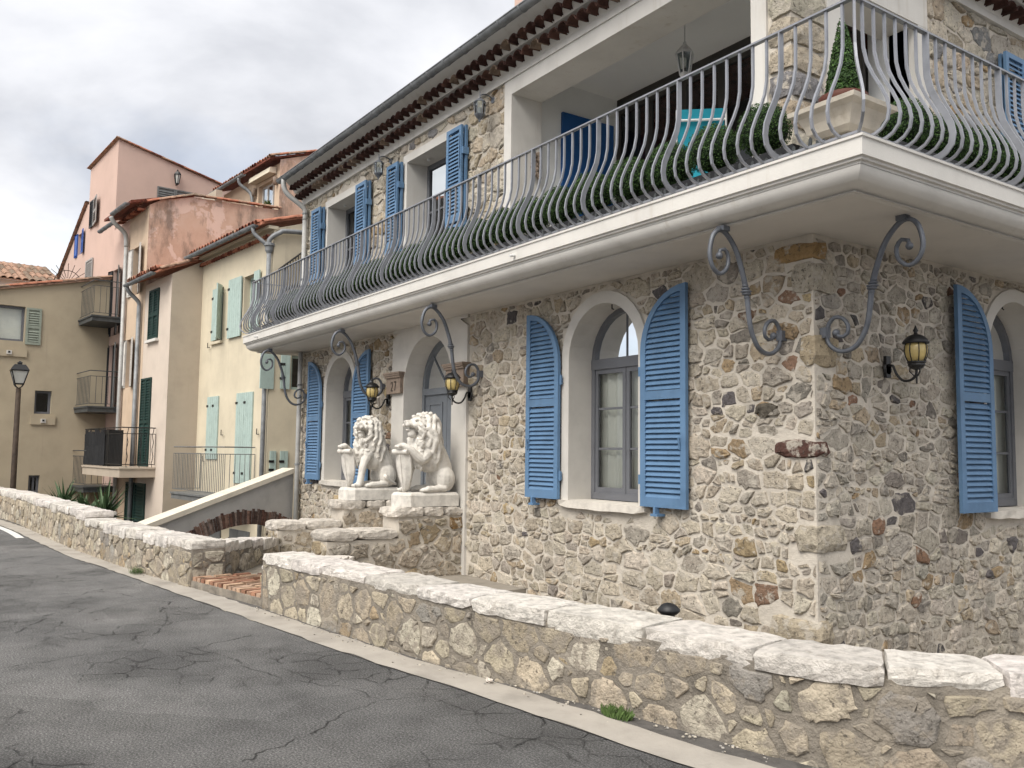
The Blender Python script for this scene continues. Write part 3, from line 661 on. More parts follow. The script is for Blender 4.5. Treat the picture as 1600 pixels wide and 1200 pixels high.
for z0, z1, la, lb, i in QU:
    mpf = lambda u, z, n: (u, n, z)
    vs, F = block(mpf, XC-la, XC+.038, 6.4-.038, 6.4+lb, z0+rq.uniform(-.01, .015), z1-rq.uniform(-.01, .015), rq, .011, 4, 4, 3, .016)
    cw = (XC, 6.4, (z0+z1)/2); parts.append((seen(cw)*.3, vs, F, cw, qcol[i % len(qcol)]))
# one dark flat stone set beside the red quoin
vs, F = block(lambda u, z, n: FA.p(u, z, n), -5.40, -5.13, -.01, .035, 1.95, 2.10, rq, .008, 4, 1, 3, .02); parts.append((.02, vs, F, FA.p(-5.25, 2.0), (.115, .10, .08)))
# loggia pillar stones
z = 3.9
while z < 6.5:
    z1 = z+rq.uniform(.24, .36); vs, F = block(lambda u, z, n: (u, n, z), -5.2+.004, -4.915, 6.365, 6.895, z+.008, min(6.55, z1)-.006, rq, .010, 4, 5, 3, .014)
    parts.append((seen((-5, 6.5, z))*.2, vs, F, (-5, 6.5, z), pick(rq, UPAL))); z = z1
place_stones(parts, villa, 'rubble_stone', 300)
# --- surrounds, sills, windows
slat_count = [0]; slat_cache = {}
def slat(fr, u0, u1, z, n0, parent, m, rest, d=.032, t=.006, key=''):
    L = round(u1-u0, 3)
    if L < .03: return
    pr = [(-d/2, -.024), (-d/2+t*.6, -.029), (d/2, .023), (d/2-t*.6, .029)]    # tilted board profile (n, z)
    if slat_count[0] < 300 and seen(fr.p((u0+u1)/2, z)) > 0:
        k = (L, fr.d, m)
        if k not in slat_cache:
            F0 = Fr(0, 0, *fr.d, *fr.m); vs = [F0.p(s*L/2, q[1], -q[0]) for s in (-1, 1) for q in pr]
            slat_cache[k] = MB().add(vs, [(0, 1, 2, 3), (4, 7, 6, 5), (0, 4, 5, 1), (1, 5, 6, 2), (2, 6, 7, 3), (3, 7, 4, 0)]).mesh('slat', m)
        inst('slat', slat_cache[k], parent, fr.p((u0+u1)/2, z, n0)); slat_count[0] += 1
    else:
        vs = [fr.p(u, z+q[1], n0-q[0]) for u in (u0, u1) for q in pr]; rest.add(vs, [(0, 1, 2, 3), (4, 7, 6, 5), (0, 4, 5, 1), (1, 5, 6, 2), (2, 6, 7, 3), (3, 7, 4, 0)])
def leaf(parent, fr, u0, u1, z0, z1, n0, n1, m, hinge=None, zmid=None, pitch=.055, bw=.075, name='shutter', backing=None):
    """louvred leaf; hinge 'l' or 'r' = a quarter arch rising away from that side"""
    W = u1-u0; b = MB()
    if hinge:
        zs = z1-W; q = 10
        if hinge == 'r': out = [(u1-W+W*math.cos(math.pi/2*i/q), zs+W*math.sin(math.pi/2*i/q)) for i in range(q+1)]; inn = [(u0+bw+(W-2*bw)*math.cos(math.pi/2*i/q), zs+(W-bw)*math.sin(math.pi/2*i/q)) for i in range(q+1)]; out = [(u1, z0)]+out+[(u0, z0)]; inn = [(u1-bw, z0+bw*1.3)]+inn+[(u0+bw, z0+bw*1.3)]
        else: out = [(u0+W-W*math.cos(math.pi/2*i/q), zs+W*math.sin(math.pi/2*i/q)) for i in range(q+1)]; inn = [(u1-bw-(W-2*bw)*math.cos(math.pi/2*i/q), zs+(W-bw)*math.sin(math.pi/2*i/q)) for i in range(q+1)]; out = [(u0, z0)]+out+[(u1, z0)]; inn = [(u0+bw, z0+bw*1.3)]+inn+[(u1-bw, z0+bw*1.3)]
    else: out = rect(u0, u1, z0, z1); inn = rect(u0+bw, u1-bw, z0+bw*1.2, z1-bw)
    b.ring(fr, out, inn, n0, n1)
    if zmid: b.fbox(fr, u0+bw, u1-bw, zmid-.045, zmid+.045, n0+.003, n1-.002)
    if backing: b.prism(fr, [(u, z) for u, z in inn], n0+.001, n0+.006)
    o = b.build(name, m, parent); rest = MB(); z = z0+bw*1.2+pitch*.6
    ztop = z1-bw
    while z < ztop-.02:
        if not (zmid and abs(z-zmid) < .045+pitch*.45):
            a, c = u0+bw, u1-bw
            if hinge and z > z1-W:
                dz = (z-(z1-W))/(W-bw)
                if dz < 1:
                    k = (W-2*bw)*math.sqrt(1-dz*dz)
                    if hinge == 'r': c = u0+bw+k
                    else: a = u1-bw-k
                else: a = c
            slat(fr, a, c, z, (n0+n1)/2, o, m, rest, d=(n1-n0)*.92)
        z += pitch
    if rest.v: stuff(rest.build('slats', m, o))
    return o
def hardware(o, fr, u, zs, n, m='blue_paint'):
    b = MB()
    for z in zs: b.fbox(fr, u-.02, u+.045, z-.05, z+.05, n, n+.025); b.tube([fr.p(u+.035, z-.06, n+.02), fr.p(u+.035, z+.06, n+.02)], .012, 6)
    b.build('hinge', m, o)
def arched_window(fr, c, depth, near, lab):
    w = MB(); w.ring(fr, arch(c, RO, ZSILL+.0, ZS, 16), arch(c, RI-.001, ZSILL+.0, ZS, 16), -.02, .028, False); w.build('window_surround', 'plaster_trim', villa)
    vs, F = block(fr.p, c-RO-.02, c+RO+.02, -.38, .085, ZSILL-.09, ZSILL+.012, rq, .006, 8, 2, 1, .012); MB().add(vs, F).build('window_sill', 'sill_stone', villa)
    n = -depth; f = MB(); zb = ZSILL+.012
    f.ring(fr, arch(c, RI, zb, ZS, 14), arch(c, RI-.06, zb+.07, ZS, 14), n, n+.06, False); f.fbox(fr, c-RI, c+RI, zb, zb+.08, n, n+.058)
    f.fbox(fr, c-RI, c+RI, ZS-.10, ZS+.02, n+.003, n+.066)
    win = f.build('window', 'frame_grey', villa)
    for s in (-1, 1):
        l = MB(); a, e = (c-RI+.05, c-.005) if s < 0 else (c+.005, c+RI-.05)
        l.ring(fr, rect(a, e, zb+.07, ZS-.10), rect(a+.055, e-.055, zb+.14, ZS-.155), n+.01, n+.045); cs = l.build('casement', 'frame_grey', win)
        [MB().fbox(fr, a+.05, e-.05, q, q+.025, n+.02, n+.035).build('glazing_bar', 'frame_grey', win) for q in (1.66, 2.13)]
        p_ = MB(); p_.add([fr.p(a+.05, zb+.13, n+.025), fr.p(e-.05, zb+.13, n+.025), fr.p(e-.05, ZS-.15, n+.025), fr.p(a+.05, ZS-.15, n+.025)], [(0, 1, 2, 3)]); p_.build('pane', 'glass', win)
    fb = MB(); fb.tube([fr.p(c, ZS, n+.03), fr.p(c, ZS+RI-.04, n+.03)], .013, 4); fb.build('glazing_bar', 'frame_grey', win)
    lun = [(c-RI+.04, ZS+.01)]+[(c-(RI-.04)*math.cos(math.pi*i/12), ZS+(RI-.04)*math.sin(math.pi*i/12)) for i in range(1, 12)]+[(c+RI-.04, ZS+.01)]
    p_ = MB(); p_.sheet(fr, lun, [], n+.025); p_.build('pane', 'glass', win)
    if lab:
        cu = MB(); m = 46; vs = []
        for i in range(m+1):
            u = c-RI+.02+(2*RI-.04)*i/m; wv = .03*math.sin(i*1.15+.6*math.sin(i*.37))+.012*math.sin(i*2.9)
            vs += [fr.p(u, ZSILL+.05, n-.07+wv), fr.p(u, ZS-.1, n-.07+wv*.8), fr.p(u, ZS+RI, n-.07+wv*.5)]
        cu.add(vs, [(3*i+k, 3*i+3+k, 3*i+4+k, 3*i+1+k) for i in range(m) for k in range(2)]); tag(cu.build('curtain', 'curtain', None, True), lab, 'curtain')
    hk = MB(); hk.tube([fr.p(c, ZS+RI-.0, -.12), fr.p(c, ZS+RI-.05, -.12), fr.p(c+.03, ZS+RI-.06, -.12)], .008, 5); hk.build('shutter_catch', 'black_iron', villa)
arched_window(FA, -14.86, .38, False, 'pale curtain inside the far arched window behind the left lion')
arched_window(FA, -7.54, .38, True, 'pale pleated curtain inside the near arched ground floor window')
arched_window(FB, 9.86, .38, False, 'pale curtain inside the arched window round the corner at the right edge')
for c, d in ((-14.86, 0), (-7.54, 0)):
    a = leaf(villa, FA, c-.72-.655, c-.72, 1.075, 3.33, .055, .095, 'blue_paint', 'r', 2.22); hardware(a, FA, c-.735, (1.35, 2.48), .05)
    b_ = leaf(villa, FA, c+.70, c+.70+.655, 1.075, 3.33, .055, .095, 'blue_paint', 'l', 2.22); hardware(b_, FA, c+.70-.03, (1.35, 2.48), .05)
    for q, u in ((a, c-.72-.5), (b_, c+.70+.22)):
        k_ = MB(); k_.fbox(FA, u, u+.03, .99, 1.08, .06, .12); k_.fbox(FA, u-.03, u+.07, .985, 1.01, .02, .13); k_.build('shutter_stop', 'blue_paint', q)
        k_ = MB(); k_.tube([FA.p(u+.36 if q is b_ else u-.1, 1.66, .1), FA.p(u+.36 if q is b_ else u-.1, 1.78, .12)], .012, 6); k_.build('latch', 'blue_paint', q)
a = leaf(villa, FB, 8.49, 9.14, 1.075, 3.33, .09, .13, 'blue_paint', 'r', 2.22); hardware(a, FB, 9.13, (1.35, 2.48), .07)
leaf(villa, FB, 10.58, 11.23, 1.075, 3.33, .055, .095, 'blue_paint', 'l', 2.22)
# --- front door
ds = MB(); h = arch(-11.57, .738, .40, 2.62, 16); o_ = [(-12.72, .55)]+[(-12.72, .55+(3.52-.55)*min(1, i/3)) for i in range(1, 4)]
outp = []
for u, z in h:                                  # square outer outline matched to the arch points
    if z <= 2.62: outp.append((-12.72 if u < -11.57 else -10.42, z))
    else:
        a = math.atan2(z-2.62, u+11.57); k = min(1.15/max(1e-6, abs(math.cos(a))), .90/max(1e-6, math.sin(a))); outp.append((-11.57+k*math.cos(a), 2.62+k*math.sin(a)))
ds.ring(FA, outp, h, -.05, .04, False); ds.fbox(FA, -12.72, -12.31, -.9, .40, -.05, .04); ds.fbox(FA, -10.83, -10.42, -.9, .40, -.05, .04); ds.fbox(FA, -12.72, -10.42, 3.50, 3.56, -.03, .038)
ds.build('door_surround', 'plaster_trim', villa)
for u0, u1, tx in ((-12.83, -12.29, True), (-10.93, -10.38, False)):
    c_ = MB(); c_.fbox(FA, u0+.03, u1-.03, 2.53, 2.78, -.03, .10); c_.fbox(FA, u0+.01, u1-.01, 2.78, 2.81, -.03, .125); c_.fbox(FA, u0, u1, 2.812, 2.835, -.03, .14); c_.fbox(FA, u0-.01, u1+.01, 2.837, 2.865, -.03, .15); cap = c_.build('capital', 'capital_stone', villa)
    if tx:
        d_ = MB(); s = .055; X0 = -12.63; Z0 = 2.575
        def seg(pts, t=.014):
            for (a, za), (c, zc) in zip(pts, pts[1:]):
                L = math.hypot(c-a, zc-za); px, pz = -(zc-za)/L*t/2, (c-a)/L*t/2
                d_.hexa([FA.p(a+px, za+pz, .106), FA.p(c+px, zc+pz, .106), FA.p(c-px, zc-pz, .106), FA.p(a-px, za-pz, .106), FA.p(a+px, za+pz, .098), FA.p(c+px, zc+pz, .098), FA.p(c-px, zc-pz, .098), FA.p(a-px, za-pz, .098)])
        T = lambda P: [(X0+a*s*1.55, Z0+c*s*2.5) for a, c in P]
        seg(T([(0, .78), (.12, .95), (.35, 1.0), (.58, .95), (.7, .78), (.62, .55), (.0, 0), (.75, 0)])); seg(T([(1.25, 1.0), (2.0, 1.0), (1.55, 0)]))
        d_.build('house_number', 'lettering', cap)
dn = -.36; d_ = MB(); d_.ring(FA, arch(-11.57, .738, .40, 2.62, 14), arch(-11.57, .67, .40, 2.62, 14), dn, dn+.07, False); d_.fbox(FA, -12.30, -10.84, 2.50, 2.60, dn+.003, dn+.075)
dr = d_.build('front_door', 'door_grey', villa)
for u0, u1 in ((-12.24, -11.575), (-11.565, -10.90)):
    p_ = MB(); p_.fbox(FA, u0, u1, .40, 2.5, dn, dn+.04)
    for za, zb in ((1.45, 2.38), (.6, 1.3)): p_.ring(FA, rect(u0+.12, u1-.12, za, zb), rect(u0+.155, u1-.155, za+.035, zb-.035), dn+.038, dn+.055)
    p_.build('door_leaf', 'door_grey', dr)
lun = [(-11.57-.66, 2.6)]+[(-11.57-.67*math.cos(math.pi*i/12), 2.62+.67*math.sin(math.pi*i/12)) for i in range(1, 12)]+[(-11.57+.66, 2.6)]
MB().sheet(FA, lun, [], dn+.03).build('fanlight_pane', 'glass', dr)
[MB().tube([FA.p(-11.57, 2.6, dn+.04), FA.p(-11.57+q, 2.62+.48, dn+.04)], .013, 4).build('glazing_bar', 'door_grey', dr) for q in (-.45, .45)]
# --- upper windows with folded shutters
def upper_window(fr, a, b, zt, dep):
    t = MB(); t.ring(fr, [(a-.13, 3.9), (a-.13, zt+.13), (b+.13, zt+.13), (b+.13, 3.9)], [(a, 3.9), (a, zt), (b, zt), (b, 3.9)], -dep, .03, False); t.build('window_surround', 'plaster_white', villa)
    n = -dep+.02; f = MB(); f.ring(fr, rect(a, b, 3.9, zt), rect(a+.07, b-.07, 3.97, zt-.08), n, n+.06); c = (a+b)/2; f.fbox(fr, c-.05, c+.05, 3.97, zt-.08, n+.002, n+.07)
    for z in (4.75, 5.45): f.fbox(fr, a+.07, b-.07, z, z+.03, n+.01, n+.05)
    w = f.build('window', 'frame_grey', villa); MB().add([fr.p(a+.05, 3.95, n+.03), fr.p(b-.05, 3.95, n+.03), fr.p(b-.05, zt-.05, n+.03), fr.p(a+.05, zt-.05, n+.03)], [(0, 1, 2, 3)]).build('pane', 'glass', w)
    sp = MB()
    for k in (.25, .75): u = a+(b-a)*k; sp.tube([fr.p(u, zt-.001, -.16), fr.p(u, zt-.035, -.16)], .025, 8)
    sp.build('spotlight', 'white_metal', villa)
for a, b in UW: upper_window(FA, a, b, 6.25, .42)
upper_window(FBU, 10.55, 12.0, 6.1, .35)
def folded(fr, u0, u1, z0, z1, tilt=0):
    o = leaf(villa, fr, u0, u1, z0, z1, .125, .16, 'blue_paint', None, z0+.42*(z1-z0), .055, .06)
    leaf(villa, fr, u0+.02, u1+.02, z0, z1, .06, .095, 'blue_paint', None, z0+.42*(z1-z0), .055, .06)
    k = MB()
    for z in (z0+.45, z1-.38): k.fbox(fr, u1-.01, u1+.035, z-.05, z+.05, .05, .15)
    k.tube([fr.p(u1-.03, z1-.15, .175), fr.p(u1-.03, z1-.62, .175)], .01, 5); k.build('espagnolette', 'blue_paint', o)
for u0, u1 in ((-12.86, -12.47), (-10.90, -10.48), (-14.08, -13.66), (-16.14, -15.70)): folded(FA, u0, u1, 3.96, 6.27)
folded(FBU, 9.97, 10.40, 3.96, 6.2)
# --- loggia
lg = MB(); lg.fbox(FA, -9.57, -9.40, 3.88, 6.37, -.46, .035); lg.fbox(FA, -9.57, -5.2, 6.37, 6.60, -.46, .035); lg.fbox(FA, -5.38, -5.2, 3.88, 6.37, -.40, .03)
lg.fbox(FBU, 6.9, 7.11, 3.88, 6.1, -.40, .03); lg.fbox(FBU, 6.9, 8.6, 6.1, 6.60, -.40, .032); lg.fbox(FBU, 8.42, 8.6, 3.88, 6.1, -.30, .03); lg.build('loggia_frame', 'plaster_white', villa)
lw = MB(); lw.box(-9.6, -9.5, 6.86, 8.34, 3.88, 6.8); lw.box(-9.6, -5.0, 6.46, 8.5, 6.78, 6.84); lw.box(-5.5, -5.03, 8.42, 8.9, 3.88, 6.8); lw.build('loggia_wall', 'loggia', villa)
gw = MB()
for i in range(6):
    u0 = -9.5+i*.67; gw.ring(Fr(0, 8.34, 1, 0, 0, -1), rect(u0, u0+.67, 3.9, 6.62), rect(u0+.06, u0+.61, 4.0, 6.54), 0, .05)
gw.box(-9.5, -5.5, 8.30, 8.40, 6.60, 6.80); gl = gw.build('glazed_screen', 'bronze_frame', villa)
for i in range(6): u0 = -9.5+i*.67; MB().add([(u0+.05, 8.32, 3.98), (u0+.62, 8.32, 3.98), (u0+.62, 8.32, 6.56), (u0+.05, 8.32, 6.56)], [(0, 1, 2, 3)]).build('pane', 'glass', gl)
# --- balcony slab
SX0, SX1, SY = -17.5, -3.6, 5.42
prof = [(.15, 3.885), (-.012, 3.885), (-.012, 3.865), (0, 3.86), (0, 3.735), (.022, 3.73), (.022, 3.712), (.045, 3.708), (.045, 3.69)]+[(.225, 3.568), (.225, 3.545), (.25, 3.545), (1.2, 3.545)]
def sweep4(mb, prof):
    vs = []
    for o, z in prof: vs += [(SX0+o, 6.5, z), (SX0+o, SY+o, z), (SX1-o, SY+o, z), (SX1-o, YE, z)]
    mb.add(vs, [(4*i+k, 4*i+4+k, 4*i+5+k, 4*i+1+k) for i in range(len(prof)-1) for k in range(3)])
sb = MB(); sweep4(sb, prof[:9]); sweep4(sb, [(.212, 3.57), (.225, 3.568), (.225, 3.545), (.26, 3.545)]); sb.build('balcony_edge', 'plaster_white', villa)
sb = MB(); sweep4(sb, [(.05+.165*(1-math.cos(math.pi/2*i/12)), 3.69-.12*math.sin(math.pi/2*i/12)) for i in range(13)]); ro = sb.build('balcony_roll', 'plaster_white', villa)
ro.data.shade_smooth(); ro.data.set_sharp_from_angle(angle=R_(40))
sf = MB(); sweep4(sf, [(.2, 3.548), (1.3, 3.548)]); sf.build('balcony_soffit', 'soffit', villa)
fl = MB(); sweep4(fl, [(.02, 3.882), (1.6, 3.882)]); fl.box(-9.6, -5.0, 6.4, 8.4, 3.80, 3.879); fl.build('balcony_floor', 'sill_stone', villa)
sp_ = MB()
for u in (-16.6, -7.9): sp_.tube([(u, SY+.01, 3.79), (u, SY-.07, 3.775)], .017, 7)
sp_.tube([(SX1-.01, 9.4, 3.60), (SX1+.06, 9.4, 3.59)], .017, 7); sp_.build('drain_spout', 'white_metal', villa)
# --- railing
rail = MB(); RI_ = .13; pts = [(SX0+RI_, 6.35), (SX0+RI_, SY+RI_), (SX1-RI_, SY+RI_), (SX1-RI_, YE)]
def bar4(mb, ins, z0, z1, w):
    for k in range(3):
        a, b = ((SX0+ins, 6.35), (SX0+ins, SY+ins), (SX1-ins, SY+ins), (SX1-ins, YE))[k:k+2]
        if k == 1: mb.box(a[0]-w/2, b[0]+w/2, a[1]-w/2, a[1]+w/2, z0, z1)
        else: mb.box(a[0]-w/2+.001, a[0]+w/2-.001, min(a[1], b[1])+(w/2 if k else w/2), max(a[1], b[1]), z0, z1)
bar4(rail, RI_, 4.965, 4.98, .045); bar4(rail, .085, 3.925, 3.945, .032); rl = rail.build('balcony_railing', 'rail_grey', villa)
BP = [(0, 4.965), (0, 4.74), (.004, 4.62), (.03, 4.50), (.08, 4.385), (.14, 4.275), (.185, 4.175), (.20, 4.09), (.185, 4.015), (.14, 3.965), (.085, 3.94), (.045, 3.935)]
def bar_mesh(w, t):
    vs = []
    for i, (o, z) in enumerate(BP):
        a, b = BP[max(0, i-1)], BP[min(len(BP)-1, i+1)]; L = math.hypot(b[0]-a[0], b[1]-a[1]); nx, nz = -(b[1]-a[1])/L, (b[0]-a[0])/L
        vs += [(s*w/2, -(o+nx*t*q), z+nz*t*q) for s, q in ((-1, .5), (1, .5), (1, -.5), (-1, -.5))]
    n = len(BP); return MB().add(vs, [(4*i+k, 4*i+4+k, 4*i+4+(k+1) % 4, 4*i+(k+1) % 4) for i in range(n-1) for k in range(4)]+[(0, 1, 2, 3), (4*n-1, 4*n-2, 4*n-3, 4*n-4)]).mesh('baluster', 'rail_grey', smooth=False)
thin, flatb = bar_mesh(.019, .02), bar_mesh(.014, .052)
n = 97; xa, xb = SX0+RI_, SX1-RI_
for i in range(n): inst('baluster', flatb if i % 8 == 4 else thin, rl, (xa+(xb-xa)*(i+.7)/(n+.4), SY+RI_, 0))
for i in range(50): inst('baluster', flatb if i % 8 == 6 else thin, rl, (xb, SY+RI_+.14*(i+.7), 0), (0, 0, math.pi/2))
for i in range(6): inst('baluster', thin, rl, (xa, SY+RI_+.14*(i+.7), 0), (0, 0, -math.pi/2))
for x, a in ((xb, math.pi/4), (xa, -math.pi/4)): inst('baluster', thin, rl, (x, SY+RI_, 0), (0, 0, a), (1, 1.3, 1))
# --- scroll brackets
SC = [(.124, 2.666), (.15, 2.635), (.193, 2.625), (.235, 2.65), (.24, 2.72), (.19, 2.785), (.11, 2.80), (.055, 2.75), (.03, 2.672), (.045, 2.587), (.12, 2.52), (.215, 2.50), (.32, 2.54), (.40, 2.65), (.44, 2.78), (.475, 3.02), (.53, 3.20), (.60, 3.36), (.70, 3.475), (.79, 3.515), (.88, 3.46), (.925, 3.30), (.89, 3.185), (.805, 3.135), (.715, 3.20), (.70, 3.30), (.745, 3.355), (.80, 3.34), (.81, 3.29)]
def scroll(base, du, dv):
    P = smooth_path(SC, .03); b = MB(); mp = lambda o, z: (base[0]+dv[0]*o, base[1]+dv[1]*o, z)
    b.tube([mp(*q) for q in P], [.017+.008*(1-abs(2*i/len(P)-1)) for i in range(len(P))], 6)
    for q in (SC[0], SC[-1]): b.ell(mp(*q), (.032, .032, .032), 8, 6)
    for k, r in ((-.05, .03), (-.02, .042), (.0, .05), (.025, .04), (.05, .03)):
        c = mp(.478+k*.25, 3.02+k); b.ell(c, (r, r, .016), 10, 5)
    o = b.build('scroll_bracket', 'bracket_grey', villa, True); e = mp(.015, 2.68); MB().box(e[0]-.03, e[0]+.03, e[1]-.035, e[1]+.035, 2.63, 2.72).build('bracket_clip', 'bracket_grey', o); e = mp(.76, 3.53); MB().box(e[0]-.04, e[0]+.04, e[1]-.04, e[1]+.04, 3.505, 3.55).build('bracket_clip', 'bracket_grey', o)
for x in (-16.45, -13.05, -10.08, -5.06): scroll((x, 6.4-.025), None, (0, -1))
scroll((-4.75+.025, 6.50), None, (1, 0)); scroll((-4.75+.025, 11.6), None, (1, 0))
# --- eaves: plaster bands, two tile courses, gutter, roof
FE = Fr(0, 0, 1, 0, 0, 1)
def extr(mb, prof, x0, x1):
    k = len(prof); mb.add([(x0, y, z) for y, z in prof]+[(x1, y, z) for y, z in prof], [(i, (i+1) % k, (i+1) % k+k, i+k) for i in range(k)]+[tuple(range(k-1, -1, -1)), tuple(range(k, 2*k))])
EP = [(6.46, 6.575), (6.345, 6.575), (6.345, 6.665), (6.33, 6.70), (6.26, 6.80), (6.19, 6.815), (6.17, 6.85), (6.08, 6.95), (5.99, 7.03), (5.94, 7.07), (6.46, 7.12)]
ev = MB(); extr(ev, EP, -16.95, -4.6)
k = len(EP); ev.add([(-4.95+(6.4-y)-.0, 8.5, z) for y, z in EP]+[(-4.95+(6.4-y), YE, z) for y, z in EP], [(i, (i+1) % k, (i+1) % k+k, i+k) for i in range(k)]+[tuple(range(k))]); ev.build('eave_band', 'plaster_white', villa)
rf = MB(); rf.add([(-17.0, 5.93, 7.075), (-4.4, 5.93, 7.075), (-4.4, 11.6, 8.7), (-17.0, 11.6, 8.7), (-17.0, YE+.2, 7.09), (-4.4, YE+.2, 7.09), (-17.0, 5.93, 7.06), (-4.4, 5.93, 7.06), (-4.4, 11.6, 8.66), (-17.0, 11.6, 8.66)], [(0, 1, 2, 3), (3, 2, 5, 4), (6, 9, 8, 7), (0, 6, 7, 1)])
roof = rf.build('roof', 'terracotta_red', villa); 
MB().box(-14.70, -13.2, 10.0, 11.0, 8.0, 12.6).build('chimney', 'pink_render', roof)  # plain pinkish block added for the wall of a higher building behind
def half_tile(m, r=.092, L=.30, t=.014, n=8, taper=.85):
    vs = []
    for y, q in ((0, 1.0), (L, taper)):
        for rr in (r*q, r*q-t): vs += [(rr*math.cos(math.pi*i/n), y, rr*math.sin(math.pi*i/n)*.92+(.07*y)) for i in range(n+1)]
    k = n+1; F = []
    for i in range(n): F += [(i, i+1, 2*k+i+1, 2*k+i), (k+i, 3*k+i, 3*k+i+1, k+i+1), (i, k+i, k+i+1, i+1), (2*k+i, 2*k+i+1, 3*k+i+1, 3*k+i)]
    F += [(0, 2*k, 3*k, k), (n, k+n, 3*k+n, 2*k+n)]; return MB().add(vs, F).mesh('eave_tile', m, smooth=False)
mat('terracotta_brown', (.085, .042, .032), .9, .4, 9, .5, 60)
TT = [half_tile(m) for m in ('terracotta_dark', 'terracotta_dark', 'terracotta_brown', 'terracotta_dark', 'terracotta_brown', 'terracotta_dark', 'terracotta_tan')]; rt_ = random.Random(9)
for y, z, o_ in ((6.16, 6.675, 0), (6.02, 6.82, .09)):
    x = -16.8+o_
    while x < -4.7:
        inst('eave_tile', rt_.choice(TT), roof, (x, y+rt_.uniform(-.008, .008), z+rt_.uniform(-.004, .004)), (rt_.uniform(-.02, .02), rt_.uniform(-.04, .04), rt_.uniform(-.03, .03))); x += .186
for xo, z in ((-4.71, 6.675), (-4.57, 6.82)):
    for i in range(28): inst('eave_tile', rt_.choice(TT), roof, (xo, 8.7+.186*i, z), (rt_.uniform(-.04, .04), rt_.uniform(-.04, .04), math.pi/2))
gt = MB(); vs = []; GY, GZ, GR = 5.88, 7.03, .066
for x in (-17.0, -4.45): vs += [(x, GY+r*math.cos(a), GZ+r*math.sin(a)) for r in (GR, GR-.006) for a in [math.pi+math.pi*i/10 for i in range(11)]]
gt.add(vs, [(i, i+1, 22+i+1, 22+i) for i in range(10)]+[(11+i, 33+i, 34+i, 12+i) for i in range(10)]+[tuple(range(11))]); gt.tube([(-17.0, GY-GR, GZ), (-4.45, GY-GR, GZ)], .011, 6); gut = gt.build('gutter', 'zinc', roof, True)
gb = MB(); gb.add([q for x in (-.016, .016) for q in [(x, r*math.cos(a), r*math.sin(a)) for r in (GR+.008, GR-.001) for a in [math.pi+math.pi*i/10 for i in range(11)]]], [(i, i+1, 22+i+1, 22+i) for i in range(10)]+[(i, 11+i, 12+i, i+1) for i in range(10)]+[(22+i, 23+i, 34+i, 33+i) for i in range(10)]); gb = gb.mesh('gutter_bracket', 'zinc')
for i in range(27): inst('gutter_bracket', gb, gut, (-16.75+.46*i, GY, GZ))
dp = MB(); dp.tube(smooth_path([(-16.72, 5.875, 6.99), (-16.72, 5.875, 6.86), (-16.70, 5.95, 6.70), (-16.62, 6.2, 6.50), (-16.60, 6.29, 6.40), (-16.60, 6.29, 6.2)], .05), .05, 10); dp.tube([(-16.60, 6.29, 6.33), (-16.60, 6.29, -2.5)], .047, 10); dpo = dp.build('downpipe', 'pipe_pale', villa, True)
for z in (6.33, 5.0, 2.9, 1.35): MB().tube([(-16.60, 6.29, z-.015), (-16.60, 6.29, z+.015)], .058, 10).build('pipe_collar', 'zinc', dpo)
# ============================================================ lamps on the villa
def barrel_lamp(label, x, y, z, rz, group='amber barrel lamps on the ground floor wall'):
    t = thing('wall_lamp', label, 'lamp'); C = (0, -.30, 0)
    b = MB(); b.lathe([(.0, -.10), (.045, -.10), (.06, -.085), (.05, -.07), (.0, -.07)], 10, (0, 0, 0)); b.v = [(x_, -(z_+.10), y_-.05) for x_, y_, z_ in b.v]; b.build('wall_plate', 'black_iron', t)
    b = MB(); b.box(-.035, .035, -.03, 0, -.13, .07); b.tube(smooth_path([(0, -.02, -.02), (0, -.07, -.02), (0, -.10, -.09), (0, -.16, -.16), (0, -.24, -.165), (0, -.295, -.12), (0, -.30, -.05)], .02), .012, 7); b.tube([(0, -.30, -.2), (0, -.30, -.05)], .009, 6); b.build('arm', 'black_iron', t)
    b = MB()
    for i in range(3):
        a = 2*math.pi*i/3; b.tube([(.05*math.cos(a), -.30+.05*math.sin(a), -.04), (.055*math.cos(a), -.30+.055*math.sin(a), -.09), (.02*math.cos(a), -.30+.02*math.sin(a), -.13)], .006, 5)
    b.lathe([(.02, -.075), (.055, -.06), (.075, -.035), (.07, -.02), (.08, -.01), (.078, 0), (.0, 0)], 12, C); b.build('cup', 'black_iron', t)
    b = MB(); b.lathe([(.068, 0), (.088, .045), (.098, .09), (.094, .135), (.082, .165)], 16, C); b.build('globe', 'amber_glass', t, True)
    b = MB()
    for i in range(8):
        a = 2*math.pi*i/8; b.tube([(r*math.cos(a), -.30+r*math.sin(a), q) for r, q in ((.072, 0), (.092, .045), (.101, .09), (.097, .135), (.084, .168))], .0055, 4)
    b.build('rib', 'black_iron', t)
    b = MB(); b.lathe([(.112, .16), (.115, .172), (.10, .195), (.075, .222), (.045, .238), (.02, .245), (.014, .262), (.024, .278), (.014, .296), (.004, .325)], 14, C); b.build('cap', 'black_iron', t, True)
    t.location = (x, y, z); t.rotation_euler = (0, 0, rz); return tag(t, label, 'lamp', group)
barrel_lamp('amber glass wall lamp on the right door pilaster beside the door', -10.30, 6.36, 2.45, 0)
barrel_lamp('amber glass wall lamp left of the house number stone', -12.86, 6.38, 2.47, 0)
barrel_lamp('amber glass wall lamp on the end wall round the corner', -4.73, 7.42, 2.47, math.pi/2)
